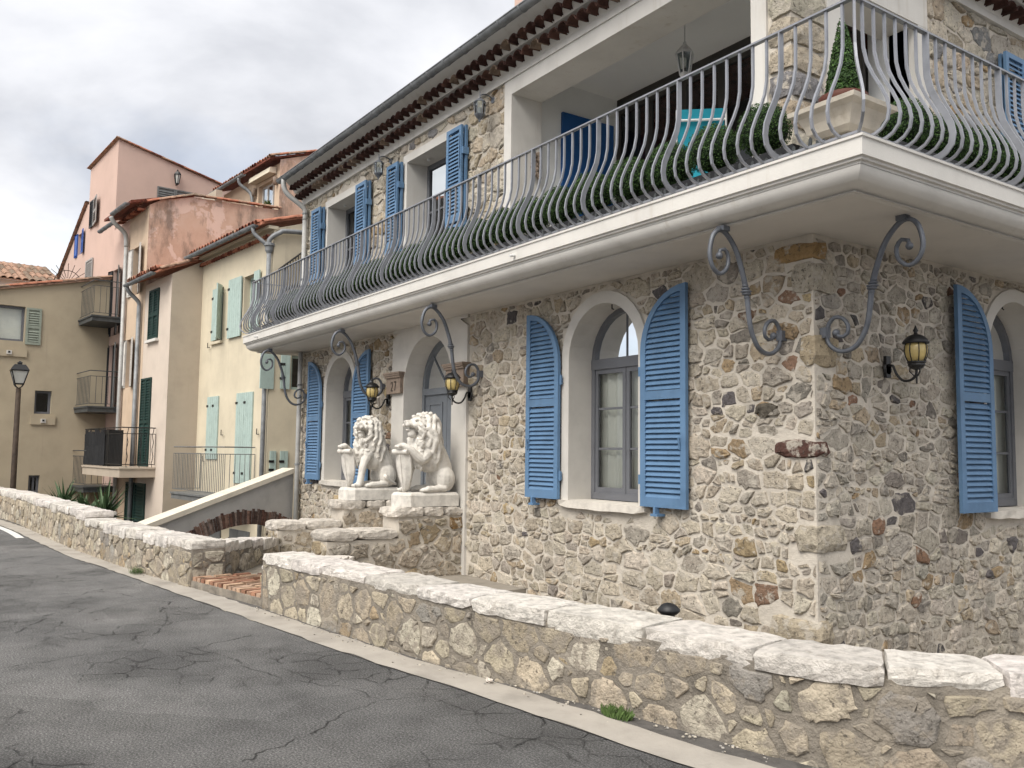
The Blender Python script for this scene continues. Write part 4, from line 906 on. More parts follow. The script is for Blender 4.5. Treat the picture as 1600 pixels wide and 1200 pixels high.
def hex_lamp(label, x, y, z):
    t = thing('wall_lamp', label, 'lamp'); C = (0, -.26, 0)
    b = MB(); b.lathe([(0, 0), (.055, 0), (.05, .02), (0, .02)], 12); b.v = [(x_, -z_, y_+.36) for x_, y_, z_ in b.v]; b.tube(smooth_path([(0, -.01, .36), (0, -.06, .40), (0, -.16, .42), (0, -.25, .38), (0, -.26, .33)], .03), .012, 7); b.tube([(0, -.26, .30), (0, -.26, .44)], .009, 6); b.build('arm', 'bracket_grey', t)
    b = MB(); b.lathe([(.10, .265), (.085, .29), (.05, .315), (.02, .325), (0, .33)], 6, C); b.lathe([(.0, -.06), (.015, -.05), (.02, -.02), (.065, .03), (.085, .06), (.085, .07), (0, .07)], 6, C)
    for i in range(6): a = 2*math.pi*i/6; b.tube([(.08*math.cos(a), -.26+.08*math.sin(a), .065), (.095*math.cos(a), -.26+.095*math.sin(a), .27)], .006, 4)
    b.build('cage', 'bracket_grey', t); b = MB(); b.lathe([(.072, .07), (.086, .262)], 6, C); b.build('glass', 'glass', t); MB().lathe([(.03, .07), (.03, .18), (.0, .19)], 8, C).build('bulb', 'lamp_glass', t)
    t.location = (x, y, z+.05); t.scale = (.86,)*3; return tag(t, label, 'lamp', 'lanterns on the upper wall')
hex_lamp('grey hanging lantern on the upper wall between the two shuttered windows', -12.98, 6.38, 6.08)
hex_lamp('grey hanging lantern on the upper wall beside the loggia opening', -9.86, 6.38, 6.08)
t = thing('hanging_lantern', 'white lantern hanging by a chain from the loggia ceiling', 'lamp', (-7.2, 7.35, 6.78))
b = MB(); b.lathe([(.07, -.02), (.07, 0), (0, 0)], 12, (-7.2, 7.35, 6.78)); b.tube([(-7.2, 7.35, 6.78), (-7.2, 7.35, 6.50)], .008, 5); b.build('chain', 'white_metal', t)
b = MB(); b.lathe([(.11, 6.35), (.10, 6.38), (.05, 6.44), (.02, 6.47), (.02, 6.50)], 6, (-7.2, 7.35, 0)); b.lathe([(.045, 6.06), (.065, 6.09), (.06, 6.12)], 6, (-7.2, 7.35, 0))
for i in range(6): a = math.pi*i/3; b.tube([(-7.2+.06*math.cos(a), 7.35+.06*math.sin(a), 6.1), (-7.2+.105*math.cos(a), 7.35+.105*math.sin(a), 6.36)], .011, 4)
b.build('cage', 'white_metal', t); MB().lathe([(.05, 6.11), (.09, 6.35)], 6, (-7.2, 7.35, 0)).build('glass', 'glass', t)
# ============================================================ things on the balcony and in the loggia
b = MB(); b.box(-9.498, -9.455, 7.27, 8.20, 3.92, 6.36); tag(b.build('blue_door', 'blue_panel'), 'dark blue flush door panel standing on the left loggia wall', 'door')
t = thing('wall_mask', 'small dark carved relief hanging on the white loggia jamb', 'sculpture', (-9.39, 6.75, 5.2)); b = MB(); rgm = random.Random(2)
for i in range(26): b.ell((-9.37+rgm.uniform(0, .03), 6.75+rgm.uniform(-.05, .05), 5.3+.34*i/26), (.03, .035, .03), 6, 5)
b.build('carving', 'capital_stone', t)
t = thing('deck_chair', 'teal canvas chair with white frame behind the box balls in the loggia', 'chair', (-6.15, 6.9, 3.88))
for n_, a, e, w in (('frame', 0, 0, 0),):
    b = MB()
    for x in (-6.52, -5.82): b.tube([(x, 6.75, 3.89), (x, 6.62, 5.19)], .014, 6); b.tube([(x, 6.35, 4.30), (x, 7.1, 4.30)], .014, 6); b.tube([(x, 7.08, 3.89), (x, 6.55, 4.5)], .014, 6)
    b.tube([(-6.52, 6.635, 5.09), (-5.82, 6.635, 5.09)], .013, 6); b.build('frame', 'white_metal', t)
b = MB(); vs = []
for i in range(9): z = 4.36+.84*i/8; y = 6.63+.10*(5.2-z)+.05*math.sin(math.pi*i/8); vs += [(-6.5, y, z), (-5.84, y, z)]
b.add(vs, [(2*i, 2*i+1, 2*i+3, 2*i+2) for i in range(8)]); b.add([(-6.5, 6.68, 4.36), (-5.84, 6.68, 4.36), (-5.84, 7.1, 4.33), (-6.5, 7.1, 4.33)], [(0, 1, 2, 3)]); b.build('canvas', 'teal_canvas', t)
for o_ in t.children:
    for v_ in o_.data.vertices: a_, c_ = v_.co.x*.74, v_.co.y+.15; v_.co.x, v_.co.y = a_*math.cos(R_(48))-c_*math.sin(R_(48)), a_*math.sin(R_(48))+c_*math.cos(R_(48)); v_.co.z *= 1.08
t.location.x -= .36
def leaf_cloud(mb, pos_fn, n, rg, s0, s1, ao=True):
    for _ in range(n):
        p, nv, k = pos_fn(rg); nv = (nv+Vector((rg.uniform(-1, 1), rg.uniform(-1, 1), rg.uniform(-1, 1)))*.75).normalized(); a = nv.orthogonal().normalized(); a = Matrix.Rotation(rg.uniform(0, 6.28), 3, nv) @ a; c = nv.cross(a); s = rg.uniform(s0, s1)
        t = rg.choice([(.7, .75, .7), (1, 1, 1), (1, 1.05, .9), (1.3, 1.4, 1.0), (1.7, 1.75, 1.15)])
        mb.add([p-a*s, p+c*s*.55+nv*s*.2, p+a*s, p-c*s*.55+nv*s*.2], [(0, 1, 2, 3)], t)
def ball_meshes(seed):
    rg = random.Random(seed)
    def f(r):
        v = Vector((r.gauss(0, 1), r.gauss(0, 1), r.gauss(0, 1))).normalized(); q = .245*(1+.05*noise.noise(v*3+Vector((seed, 0, 0))))*r.uniform(.90, 1.03); return v*q, v, 1
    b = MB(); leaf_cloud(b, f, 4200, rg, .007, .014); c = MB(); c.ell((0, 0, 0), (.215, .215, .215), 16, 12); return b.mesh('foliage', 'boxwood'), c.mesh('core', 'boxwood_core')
BM = [ball_meshes(s) for s in (1, 2, 3)]
ORD = ['first', 'second', 'third', 'fourth', 'fifth', 'sixth', 'seventh', 'eighth', 'ninth', 'tenth', 'eleventh', 'twelfth', 'thirteenth', 'fourteenth', 'fifteenth', 'sixteenth', 'seventeenth', 'eighteenth', 'nineteenth', 'twentieth', 'twenty-first', 'twenty-second', 'twenty-third', 'twenty-fourth']
def ball(x, y, z, i, label):
    t = thing('box_ball', label, 'topiary', (x, y, z), 'clipped box balls behind the balcony railing', rng.uniform(0, 6))
    f, c = BM[i % 3]; s = rng.uniform(.92, 1.0)
    for n_, m_ in (('foliage', f), ('core', c)): o = bpy.data.objects.new(n_, m_); COL.objects.link(o); o.parent = t; o.scale = (s, s, s*rng.uniform(.95, 1.02))
for i in range(22): ball(-4.80-.57*i+rng.uniform(-.02, .02), 5.86+rng.uniform(-.02, .02), 4.36, i, ORD[i]+' clipped box ball from the corner trough along the long balcony')
for i in range(9): ball(-4.02+rng.uniform(-.02, .02), 6.66+.55*i, 4.34, i+1, ORD[i]+' clipped box ball from the corner trough along the short end balcony')
pk = thing('picket_edging', 'low grey picket edging at the foot of the box balls', 'edging', (-4.0, 5.66, 3.88)); pkm = MB(); pkm.hexa([(-.014, -.006, 0), (.014, -.006, 0), (.014, .006, 0), (-.014, .006, 0), (-.014, -.006, .15), (.014, -.006, .15), (.014, .006, .15), (-.014, .006, .15)]); pkm.add([(-.014, -.006, .15), (.014, -.006, .15), (.014, .006, .15), (-.014, .006, .15), (0, -.006, .165), (0, .006, .165)], [(0, 1, 4), (2, 3, 5), (0, 4, 5, 3), (1, 2, 5, 4)]); pkm = pkm.mesh('picket', 'balcony_iron')
for i in range(190): inst('picket', pkm, pk, (-4.0-.068*i, 5.64, 3.885), (rng.uniform(-.06, .06), rng.uniform(-.12, .12), 0), (1, 1, rng.uniform(.8, 1.15)))
for i in range(62): inst('picket', pkm, pk, (-3.83, 6.1+.068*i, 3.885), (0, 0, math.pi/2))
pr_ = MB(); pr_.box(-17.2, -4.0, 5.65, 5.67, 3.96, 3.99); pr_.box(-17.2, -4.4, 5.70, 6.02, 3.885, 4.10); pr_.build('planter_box', 'black_iron', pk); pr_ = MB(); pr_.box(-4.18, -3.86, 6.3, 11.2, 3.885, 4.10); pr_.build('planter_box', 'black_iron', pk)
# corner trough, pot and cone
TC = (-4.13, 5.96); ca, sa = 1.0, 0.0
t = thing('stone_trough', 'cream stone trough with flared rim on the balcony corner', 'planter', (*TC, 3.885))
def tr(x, y, z): return (TC[0]+ca*x-sa*y, TC[1]+sa*x+ca*y, z)
b = MB(); PR = [(.10, .09, 4.10), (.15, .14, 4.11), (.19, .18, 4.15), (.215, .20, 4.22), (.25, .235, 4.28), (.30, .285, 4.305), (.305, .29, 4.34), (.28, .265, 4.345), (.26, .24, 4.33)]; vs = []
for a, c, z in PR: vs += [tr(-a, -c, z), tr(a, -c, z), tr(a, c, z), tr(-a, c, z)]
b.add(vs, [(4*i+k, 4*i+(k+1) % 4, 4*i+4+(k+1) % 4, 4*i+4+k) for i in range(len(PR)-1) for k in range(4)]+[(0, 3, 2, 1), tuple(4*(len(PR)-1)+k for k in range(4))]); b.build('bowl', 'trough_stone', t)
b = MB(); 
for s in (-1, 1): b.hexa([tr(s*.10-.04, -.12, 3.885), tr(s*.10+.04, -.12, 3.885), tr(s*.10+.04, .12, 3.885), tr(s*.10-.04, .12, 3.885), tr(s*.10-.05, -.12, 4.08), tr(s*.10+.05, -.12, 4.08), tr(s*.10+.05, .12, 4.08), tr(s*.10-.05, .12, 4.08)])
b.build('foot', 'black_iron', t)
t = thing('box_cone', 'tall clipped box cone in a brown pot in the corner trough', 'topiary', (TC[0], TC[1]+.02, 4.30))
b = MB(); b.lathe([(.14, 4.27), (.165, 4.38), (.185, 4.40), (.19, 4.45), (.165, 4.465), (.0, 4.44)], 16, (TC[0], TC[1]+.02, 0)); b.build('pot', 'pot_brown', t, True)
def cone_f(r):
    k = 1-math.sqrt(r.uniform(0, 1)); a = r.uniform(0, 6.283); rr = (.13*(1-k)**.8+.012)*r.uniform(.88, 1.04); return Vector((TC[0]+rr*math.cos(a), TC[1]+.02+rr*math.sin(a), 4.45+.66*k)), Vector((math.cos(a), math.sin(a), .3)).normalized(), 1
b = MB(); leaf_cloud(b, cone_f, 3600, random.Random(8), .009, .017); b.build('foliage', 'boxwood', t); MB().lathe([(.105, 4.41), (.085, 4.62), (.06, 4.85), (.005, 5.06)], 12, (TC[0], TC[1]+.02, 0)).build('core', 'boxwood_core', t)
# ============================================================ lions
def lion(label, x, y, z, side, head_yaw):
    """sits facing -Y; side = +1 when the raised paw is on the +X side"""
    t = thing('lion_statue', label, 'statue', (x, y, z), 'stone lions beside the door')
    b = MB(); S = side; V = Vector
    def limb(pts, rs, n=10): b.tube(smooth_path(pts, .03), list(np.interp(np.linspace(0, 1, len(smooth_path(pts, .03))), np.linspace(0, 1, len(rs)), rs)), n); b.ell(pts[0], (rs[0],)*3, 10, 8); b.ell(pts[-1], (rs[-1],)*3, 10, 8)
    limb([(0, .26, .17), (0, .22, .34), (0, .12, .52), (0, .03, .68)], [.15, .155, .165, .15], 14)        # trunk
    b.ell((0, -.07, .50), (.135, .13, .20), 14, 10)                                                    # chest
    for s in (-1, 1):
        b.ell((s*.125, .235, .175), (.075, .135, .165), 12, 10); limb([(s*.135, .2, .06), (s*.14, .06, .045), (s*.14, -.02, .04)], [.06, .045, .05]); b.ell((s*.14, -.06, .035), (.055, .075, .035), 10, 8)
        for q in (-.03, 0, .03): b.ell((s*.14+q, -.115, .028), (.016, .025, .022), 6, 5)
    limb([(-S*.10, -.08, .48), (-S*.105, -.15, .30), (-S*.105, -.185, .10), (-S*.105, -.20, .05)], [.085, .062, .05, .05]); b.ell((-S*.105, -.225, .035), (.055, .07, .038), 10, 8)
    for q in (-.032, 0, .032): b.ell((-S*.105+q, -.285, .03), (.016, .028, .024), 6, 5)
    limb([(S*.10, -.04, .50), (S*.125, -.13, .43), (S*.11, -.27, .55), (S*.07, -.355, .605)], [.085, .06, .05, .045]); b.ell((S*.05, -.375, .605), (.055, .06, .038), 10, 8)
    for q in (-.032, 0, .032): b.ell((S*.05+q, -.43, .595), (.017, .026, .024), 6, 5)
    M = Matrix.Rotation(head_yaw, 4, 'Z') @ Matrix.Rotation(R_(-8), 4, 'X'); HC = V((0, -.06, .86))
    H = lambda p: tuple(HC+(M @ V(p)))
    M3 = M.to_3x3()
    def he(c, r, k=(12, 10)): b.ell(H(c), r, *k, M=M3)
    he((0, -.01, .02), (.10, .12, .115)); he((0, -.14, .005), (.056, .10, .045)); he((0, -.215, .012), (.040, .040, .034)); he((0, -.248, .030), (.026, .016, .016))     # skull, muzzle, nose
    he((0, -.085, .082), (.07, .055, .03)); he((0, -.155, .042), (.028, .095, .022)); he((0, -.145, -.072), (.036, .075, .020)); he((0, -.12, -.115), (.045, .06, .055))   # brow, bridge, lower jaw, beard
    for s in (-1, 1): he((s*.038, -.215, -.012), (.028, .036, .028)); he((s*.045, -.135, .045), (.017, .014, .013), (8, 6)); he((s*.105, -.01, .105), (.034, .022, .045), (8, 6)); he((s*.066, -.10, .0), (.035, .06, .045)); he((s*.045, -.12, .075), (.03, .025, .014), (8, 6))
    # mane: wavy locks flowing from the face rim down neck and chest
    rg = random.Random(int(x*10)); b.ell((0, .05, .80), (.155, .165, .20), 14, 10); b.ell((0, .0, .62), (.16, .165, .22), 14, 10); b.ell((0, .06, .45), (.155, .17, .2), 14, 10)
    for ring, (n_, r0, dy, len_, rr) in enumerate(((12, .125, -.07, .17, .027), (12, .155, .0, .26, .031), (12, .17, .07, .36, .034), (10, .155, .135, .46, .034))):
        for i in range(n_):
            a = -2.35+4.7*i/(n_-1)+rg.uniform(-.08, .08)          # 0 = crown, +-pi = under the chin
            p0 = V((r0*math.sin(a), dy+rg.uniform(-.015, .015), .03+r0*math.cos(a)*.95)); P = []
            for k in range(6):
                f = k/5; w = .026*math.sin(k*1.9+i*2.6)
                q = p0+V((math.sin(a)*(.035*math.sin(f*3.1))+w*math.cos(a), .13*f*(.4+.6*max(0, math.cos(a)))+.02*math.sin(k*1.9+i), -len_*f*(.75+.35*abs(math.sin(a/2)))+.02*math.cos(a)))
                g = V((q.x, q.y, q.z)); loc = HC+(M3 @ g)*(1)
                body = HC+g; loc = loc.lerp(body, min(1, f*1.1)); P.append(tuple(loc))
            b.tube(P, [rr*.85, rr*1.1, rr, rr*.9, rr*.7, rr*.3], 7)
    for i in range(26):                                            # chest locks to the tip of the mane
        a = rg.uniform(-1.25, 1.25); zz = rg.uniform(.40, .72); r_ = .15+.03*(zz-.4)
        P = [(r_*math.sin(a)*(1-.12*k)+.018*math.sin(k*2+i), -.055-r_*math.cos(a)*(1-.05*k)+.0, zz-.045*k) for k in range(5)]; b.tube(P, [.03, .034, .03, .022, .008], 7)
    for i in range(9):                                            # forelock and crown curls
        a = rg.uniform(-1.3, 1.3); b.ell(H((.10*math.sin(a), -.05+rg.uniform(-.03, .08), .10+.06*math.cos(a))), (.026, .034, .02), 8, 6)
    limb([(S*-.02, .33, .08), (-S*.13, .36, .05), (-S*.2, .22, .10), (-S*.205, .16, .16)] if S < 0 else [(0, .33, .08), (-.12, .37, .05), (-.2, .25, .04)], [.025, .022, .022, .03])
    tmp = bpy.data.objects.new('tmp', b.mesh('tmp', 'lion_stone')); COL.objects.link(tmp); md = tmp.modifiers.new('r', 'REMESH'); md.mode = 'VOXEL'; md.voxel_size = .0078; md.use_smooth_shade = True
    sm = tmp.modifiers.new('s', 'SMOOTH'); sm.factor = .5; sm.iterations = 1
    me = bpy.data.meshes.new_from_object(tmp.evaluated_get(bpy.context.evaluated_depsgraph_get())); bpy.data.objects.remove(tmp); me.name = 'body'
    if not me.materials: me.materials.append(MATS['lion_stone'])
    o = bpy.data.objects.new('body', me); COL.objects.link(o); o.parent = t; o.location = (0, 0, .185); o.scale = (1.24, 1.06, 1.04)
    # mouth: dark open gap is a recess between jaws; shield and plinth
    s_ = MB(); q = []; n_ = 12
    for i in range(n_+1):
        f = i/n_; w = .155*math.sin(math.pi*min(1, .5+f*.5))**.7*(1-.0*f); w = .135*(.86+.5*f-.45*f*f)*(1-f**3.2); zz = .54*(1-f); cy = -.385+.09*f
        q += [(-w, cy+.03, zz), (-w*.5, cy-.012, zz), (0, cy-.028, zz), (w*.5, cy-.012, zz), (w, cy+.03, zz), (w, cy+.055, zz), (0, cy+.012, zz), (-w, cy+.055, zz)]
    s_.add([(a+S*.05, c, e+.185) for a, c, e in q], [(8*i+k, 8*i+(k+1) % 8, 8*i+8+(k+1) % 8, 8*i+8+k) for i in range(n_) for k in range(8)]); s_.tube([(S*.05-.125, -.40, .735), (S*.05+.125, -.40, .735)], .034, 12); s_.tube([(S*.05, -.412, .70), (S*.05, -.33, .2)], .008, 5)
    ct, sn = math.cos(R_(24)), math.sin(R_(24)); s_.v = [(x+S*.03+(a-S*.05)*ct-(c+.37)*sn, y-.37+(a-S*.05)*sn+(c+.37)*ct, e+z) for a, c, e in s_.v]; s_.build('shield', 'lion_stone', t)
    p_ = MB(); P8 = [(-.23, -.32), (-.14, -.43), (.14, -.43), (.23, -.32), (.23, .42), (-.23, .42)]; k = 6; vs = []
    for ins, zz in ((.0, 0), (0, .15), (.018, .175), (.03, .187)): vs += [(x+a*(1-ins/.23), y+c*(1-ins/.43), z+zz) for a, c in P8]
    p_.add(vs, [(6*i+j, 6*i+(j+1) % 6, 6*i+6+(j+1) % 6, 6*i+6+j) for i in range(3) for j in range(6)]+[tuple(range(18, 24))]); p_.build('plinth', 'lion_stone', t); return t
lion('white stone lion in profile holding a shield, right of the door', -10.745, 5.90, .875, 1, 0.0)
lion('white stone lion with head turned towards the viewer, left of the door', -12.53, 5.90, .875, -1, .62)
# ============================================================ houses beyond
A0 = R_(4.8); RX, RY = math.cos(A0), math.sin(A0)          # along the old street, to the right
C0, C1, C2, C3, C4, C5 = (-20.66, 7.07), (-25.43, 6.67), (-25.36, 5.82), (-27.72, 5.62), (-29.69, 5.45), (-31.44, 5.30)
PK, P2 = (-33.53, 5.66), (-28.07, 9.73)
def front(c): return Fr(*c, RX, RY, RY, -RX)               # faces the road
def side(c): return Fr(*c, -RY, RX, RX, RY)                # faces along the road towards the villa
def plain_leaf(parent, fr, u0, u1, z0, z1, n0, m, name='shutter', hooks=True):
    b = MB(); k = max(2, round((u1-u0)/.14)); w = (u1-u0)/k
    for i in range(k): b.fbox(fr, u0+i*w+.004, u0+(i+1)*w-.004, z0, z1, n0, n0+.035)
    b.fbox(fr, u0+.002, u1-.002, z0+.005, z1-.005, n0+.002, n0+.026); o = b.build(name, m, parent)
    h = MB()
    for z in (z0+.25, z1-.25): h.fbox(fr, u0-.03, u0+.10, z-.03, z+.03, n0+.033, n0+.045)
    h.build('hinge', 'black_iron', o); return o
def angled_leaf(parent, fr, u, z0, z1, w, ang, m, louv=True, name='shutter'):
    """leaf hinged at u, swung open by ang from the wall"""
    c, s = math.cos(ang), math.sin(ang); f2 = Fr(fr.p(u, 0, .03)[0], fr.p(u, 0, .03)[1], fr.d[0]*c+fr.m[0]*s, fr.d[1]*c+fr.m[1]*s, fr.m[0]*c-fr.d[0]*s, fr.m[1]*c-fr.d[1]*s)
    if louv: return leaf(parent, f2, 0, w, z0, z1, 0, .035, m, None, z0+.5*(z1-z0), .075, .06, name, True)
    return plain_leaf(parent, f2, 0, w, z0, z1, 0, m, name)
def pane_window(parent, fr, u0, u1, z0, z1, dep, m='frame_grey', mull=1):
    f = MB(); f.ring(fr, rect(u0, u1, z0, z1), rect(u0+.07, u1-.07, z0+.07, z1-.07), -dep, -dep+.05)
    for i in range(mull): u = u0+(u1-u0)*(i+1)/(mull+1); f.fbox(fr, u-.03, u+.03, z0+.07, z1-.07, -dep+.002, -dep+.055)
    w = f.build('window', m, parent); MB().add([fr.p(u0+.05, z0+.05, -dep+.02), fr.p(u1-.05, z0+.05, -dep+.02), fr.p(u1-.05, z1-.05, -dep+.02), fr.p(u0+.05, z1-.05, -dep+.02)], [(0, 1, 2, 3)]).build('pane', 'glass', w)
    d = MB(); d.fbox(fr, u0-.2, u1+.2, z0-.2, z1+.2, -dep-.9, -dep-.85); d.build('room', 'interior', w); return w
def tiles_along(parent, fr, u0, u1, z, n, meshes, sp=.2, name='eave_tile', zslope=0):
    u = u0; a = math.atan2(fr.d[1], fr.d[0])
    while u <= u1: inst(name, rt_.choice(meshes), parent, fr.p(u, z+zslope*(u-u0), n+rt_.uniform(-.015, .015)), (rt_.uniform(-.03, .03)+.12, rt_.uniform(-.04, .04), a+rt_.uniform(-.03, .03))); u += sp
def half_gutter(parent, fr, u0, u1, z, n, r=.075, m='zinc'):
    b = MB(); k = 8; vs = []
    for u in (u0, u1): vs += [fr.p(u, z+q*math.sin(a), n+q*math.cos(a)) for q in (r, r-.007) for a in [math.pi+math.pi*i/k for i in range(k+1)]]
    e = 2*(k+1); b.add(vs, [(i, i+1, e+i+1, e+i) for i in range(k)]+[(k+1+i, e+k+1+i, e+k+2+i, k+2+i) for i in range(k)]+[tuple(range(k+1)), tuple(range(e, e+k+1))])
    for i in range(int((u1-u0)/.5)+1): u = u0+.1+.5*i; b.tube([fr.p(min(u, u1), z+(r+.004)*math.sin(a), n+(r+.004)*math.cos(a)) for a in [math.pi+math.pi*q/6 for q in range(7)]], .008, 4)
    return b.build('gutter', m, parent, True)
def rake_tiles(parent, p0, p1, n, meshes, w=.22):
    p0, p1 = Vector(p0), Vector(p1); d = p1-p0; L = d.length
    for i in range(n):
        p = p0+d*(i/n); o = inst('verge_tile', rt_.choice(meshes), parent, p, (0, 0, 0)); o.rotation_euler = d.to_track_quat('Y', 'Z').to_euler(); o.scale = (1, L/n/.30*1.08, .8)
def iron_balcony(parent, fr, u0, u1, out, zf, h, m, sp=.12, slab='grey_shutter', th=.13, cols=True):
    b = MB(); b.fbox(fr, u0, u1, zf-th, zf, .002, out); b.fbox(fr, u0-.03, u1+.03, zf-.03, zf+.02, .003, out+.03); o = b.build('balcony', slab, parent)
    r = MB(); P = [fr.p(u0, 0, .03), fr.p(u0, 0, out-.03), fr.p(u1, 0, out-.03), fr.p(u1, 0, .03)]
    for z in (zf+h, zf+h-.17, zf+.10): r.tube([(x, y, z) for x, y, _ in P], .016 if z > zf+h-.01 else .010, 5)
    r.build('rail', m, o); k = MB(); k.tube([(0, 0, .09), (0, 0, h-.17)], .0085, 5); km = k.mesh('baluster', m)
    L = [(fr.p(u0, 0, .03+(out-.06)*i/max(1, int(out/sp)))) for i in range(int(out/sp)+1)]+[fr.p(u0+(u1-u0)*i/int((u1-u0)/sp), 0, out-.03) for i in range(1, int((u1-u0)/sp)+1)]+[fr.p(u1, 0, .03+(out-.06)*i/max(1, int(out/sp))) for i in range(int(out/sp))]
    for x, y, _ in L: inst('baluster', km, o, (x, y, zf))
    for x, y, _ in P: pass
    return o
TB = [half_tile(m, .10, .34, .016) for m in ('terracotta_bright', 'terracotta_red', 'terracotta_bright', 'terracotta_old')]
TG = [half_tile(m, .085, .20, .014) for m in ('terracotta_red', 'terracotta_bright')]
TO = [half_tile(m, .10, .34, .016) for m in ('terracotta_old', 'terracotta_tan', 'terracotta_bright')]
# ---- cream house
hc = thing('cream_house', 'cream rendered house with mint shutters next to the villa', 'house', (*C0, -2.6)); f = front(C1); s = side(C0); LF = 4.79
b = MB(); b.sheet(f, [(-.02, -2.6), (-.02, 7.0), (LF, 7.0), (LF, -2.6)], [rect(.98, 1.62, 4.56, 6.02), rect(3.02, 3.78, 4.56, 6.06)], 0, .22); b.sheet(s, [(0, -2.6), (0, 7.0), (1.6, 7.55), (6, 9.0), (6, -2.6)], [rect(.55, 1.15, 3.1, 3.95)], 0, .15); b.build('wall', 'cream_render', hc)
pane_window(hc, f, .98, 1.62, 4.56, 6.02, .22, 'mint_paint', 0); pane_window(hc, f, 3.02, 3.78, 4.56, 6.06, .22, 'mint_paint', 0); pane_window(hc, s, .55, 1.15, 3.1, 3.95, .15, 'mint_paint', 0)
angled_leaf(hc, f, .98, 4.58, 6.0, .36, R_(2), 'mint_paint', False); angled_leaf(hc, f, 1.62, 4.58, 6.05, .34, R_(42), 'mint_paint', False); plain_leaf(hc, f, 2.12, 2.98, 4.54, 6.10, .03, 'mint_paint'); angled_leaf(hc, f, 3.78, 4.56, 6.08, .36, R_(2), 'mint_paint', False)
for u0, u1, z0, z1 in ((.82, 1.22, 1.36, 3.05), (1.225, 1.62, 1.36, 3.05), (2.87, 3.38, .78, 3.06), (3.385, 3.90, .78, 3.06)): plain_leaf(hc, f, u0, u1, z0, z1, .004, 'mint_paint')
for u0, u1 in ((1.3, 2.1), (2.72, 3.25), (3.26, 3.95)): plain_leaf(hc, f, u0, u1, -2.5, -.38, .004, 'grey_shutter', 'garage_door')
angled_leaf(hc, s, .10, 3.08, 3.92, .36, R_(176), 'mint_paint', False); angled_leaf(hc, s, 1.15, 3.1, 3.95, .3, R_(10), 'mint_paint', False); plain_leaf(hc, s, .26, .50, 3.1, 3.95, .02, 'mint_paint'); plain_leaf(hc, s, .06, .22, .9, 1.6, .01, 'mint_paint'); plain_leaf(hc, s, .32, .52, .9, 1.6, .01, 'mint_paint')
b = MB(); b.fbox(f, .9, 1.7, 4.48, 4.55, 0, .07); b.build('sill', 'cream_render', hc); b = MB(); b.fbox(f, -.02, LF+.02, 6.98, 7.06, -.1, .16); b.build('cornice', 'cream_render', hc)
b = MB(); b.hexa([f.p(-.1, 7.04, .34), f.p(LF+.05, 7.04, .34), s.p(6, 9.05, .05), f.p(-.1, 9.05, -6), f.p(-.1, 7.11, .34), f.p(LF+.05, 7.11, .34), s.p(6, 9.12, .05), f.p(-.1, 9.12, -6)]); rfo = b.build('roof', 'terracotta_bright', hc)
tiles_along(rfo, f, .0, LF, 7.10, .40, TB, .2); tiles_along(rfo, f, .1, LF-.05, 6.78, .13, TG, .175); half_gutter(rfo, f, -.15, LF-.1, 7.04, .44); rake_tiles(rfo, s.p(-.3, 7.10, .0), s.p(3.0, 8.1, .0), 8, TB)
dp = MB(); dp.tube(smooth_path([f.p(LF-.25, 7.0, .44), f.p(LF-.22, 6.85, .42), f.p(LF-.1, 6.66, .25), f.p(LF-.06, 6.55, .13), f.p(LF-.06, 6.4, .10)], .05), .05, 9); dp.tube([f.p(LF-.06, 6.5, .10), f.p(LF-.06, -2.5, .10)], .055, 9); dp.tube(smooth_path([f.p(LF-.06, 6.5, .1), f.p(LF, 6.7, .12), s.p(.08, 6.88, .10), s.p(.5, 6.98, .10), s.p(3, 7.15, .10)], .06), .06, 9); hp = dp.build('downpipe', 'zinc', hc, True)
MB().lathe([(.06, 0), (.09, .06), (.10, .16), (.13, .18), (.13, .24), (.10, .25)], 12, f.p(LF-.06, 6.38, .10)).build('hopper', 'zinc', hp)
o = iron_balcony(hc, f, .5, 4.15, .80, .46, 1.22, 'grey_shutter', .115, 'grey_shutter', .16)
b = MB(); sl = [s.p(.15+.12*i, 5.4+.16*i, .10) for i in range(10)]
for i in range(22): u = .12+.07*i; b.tube([s.p(u, 4.9+.66*u*1.3, .08), s.p(u, 5.9+.66*u*1.3, .08)], .012, 5)
for dz in (4.95, 5.9): b.tube([s.p(.1, dz+.66*.13, .08), s.p(1.7, dz+.66*1.7*1.3, .08)], .022, 6)
b.build('stair_rail', 'black_iron', hc)
b = MB()
for u, z in ((1.95, 2.0), (4.25, 2.0), (.65, 1.3), (.72, 4.42)): b.tube([f.p(u, z+.14, .05), f.p(u, z, .05), f.p(u+.14, z, .05)], .012, 5)
b.build('shutter_stop', 'black_iron', hc)
aw = MB(); aw.hexa([s.p(.75, 7.2, .5), s.p(2.3, 7.95, .5), s.p(2.3, 7.95, .38), s.p(.75, 7.2, .38), s.p(.75, 7.33, .5), s.p(2.3, 8.08, .5), s.p(2.3, 8.08, .38), s.p(.75, 7.33, .38)]); aw.build('awning_box', 'awning_cream', hc)
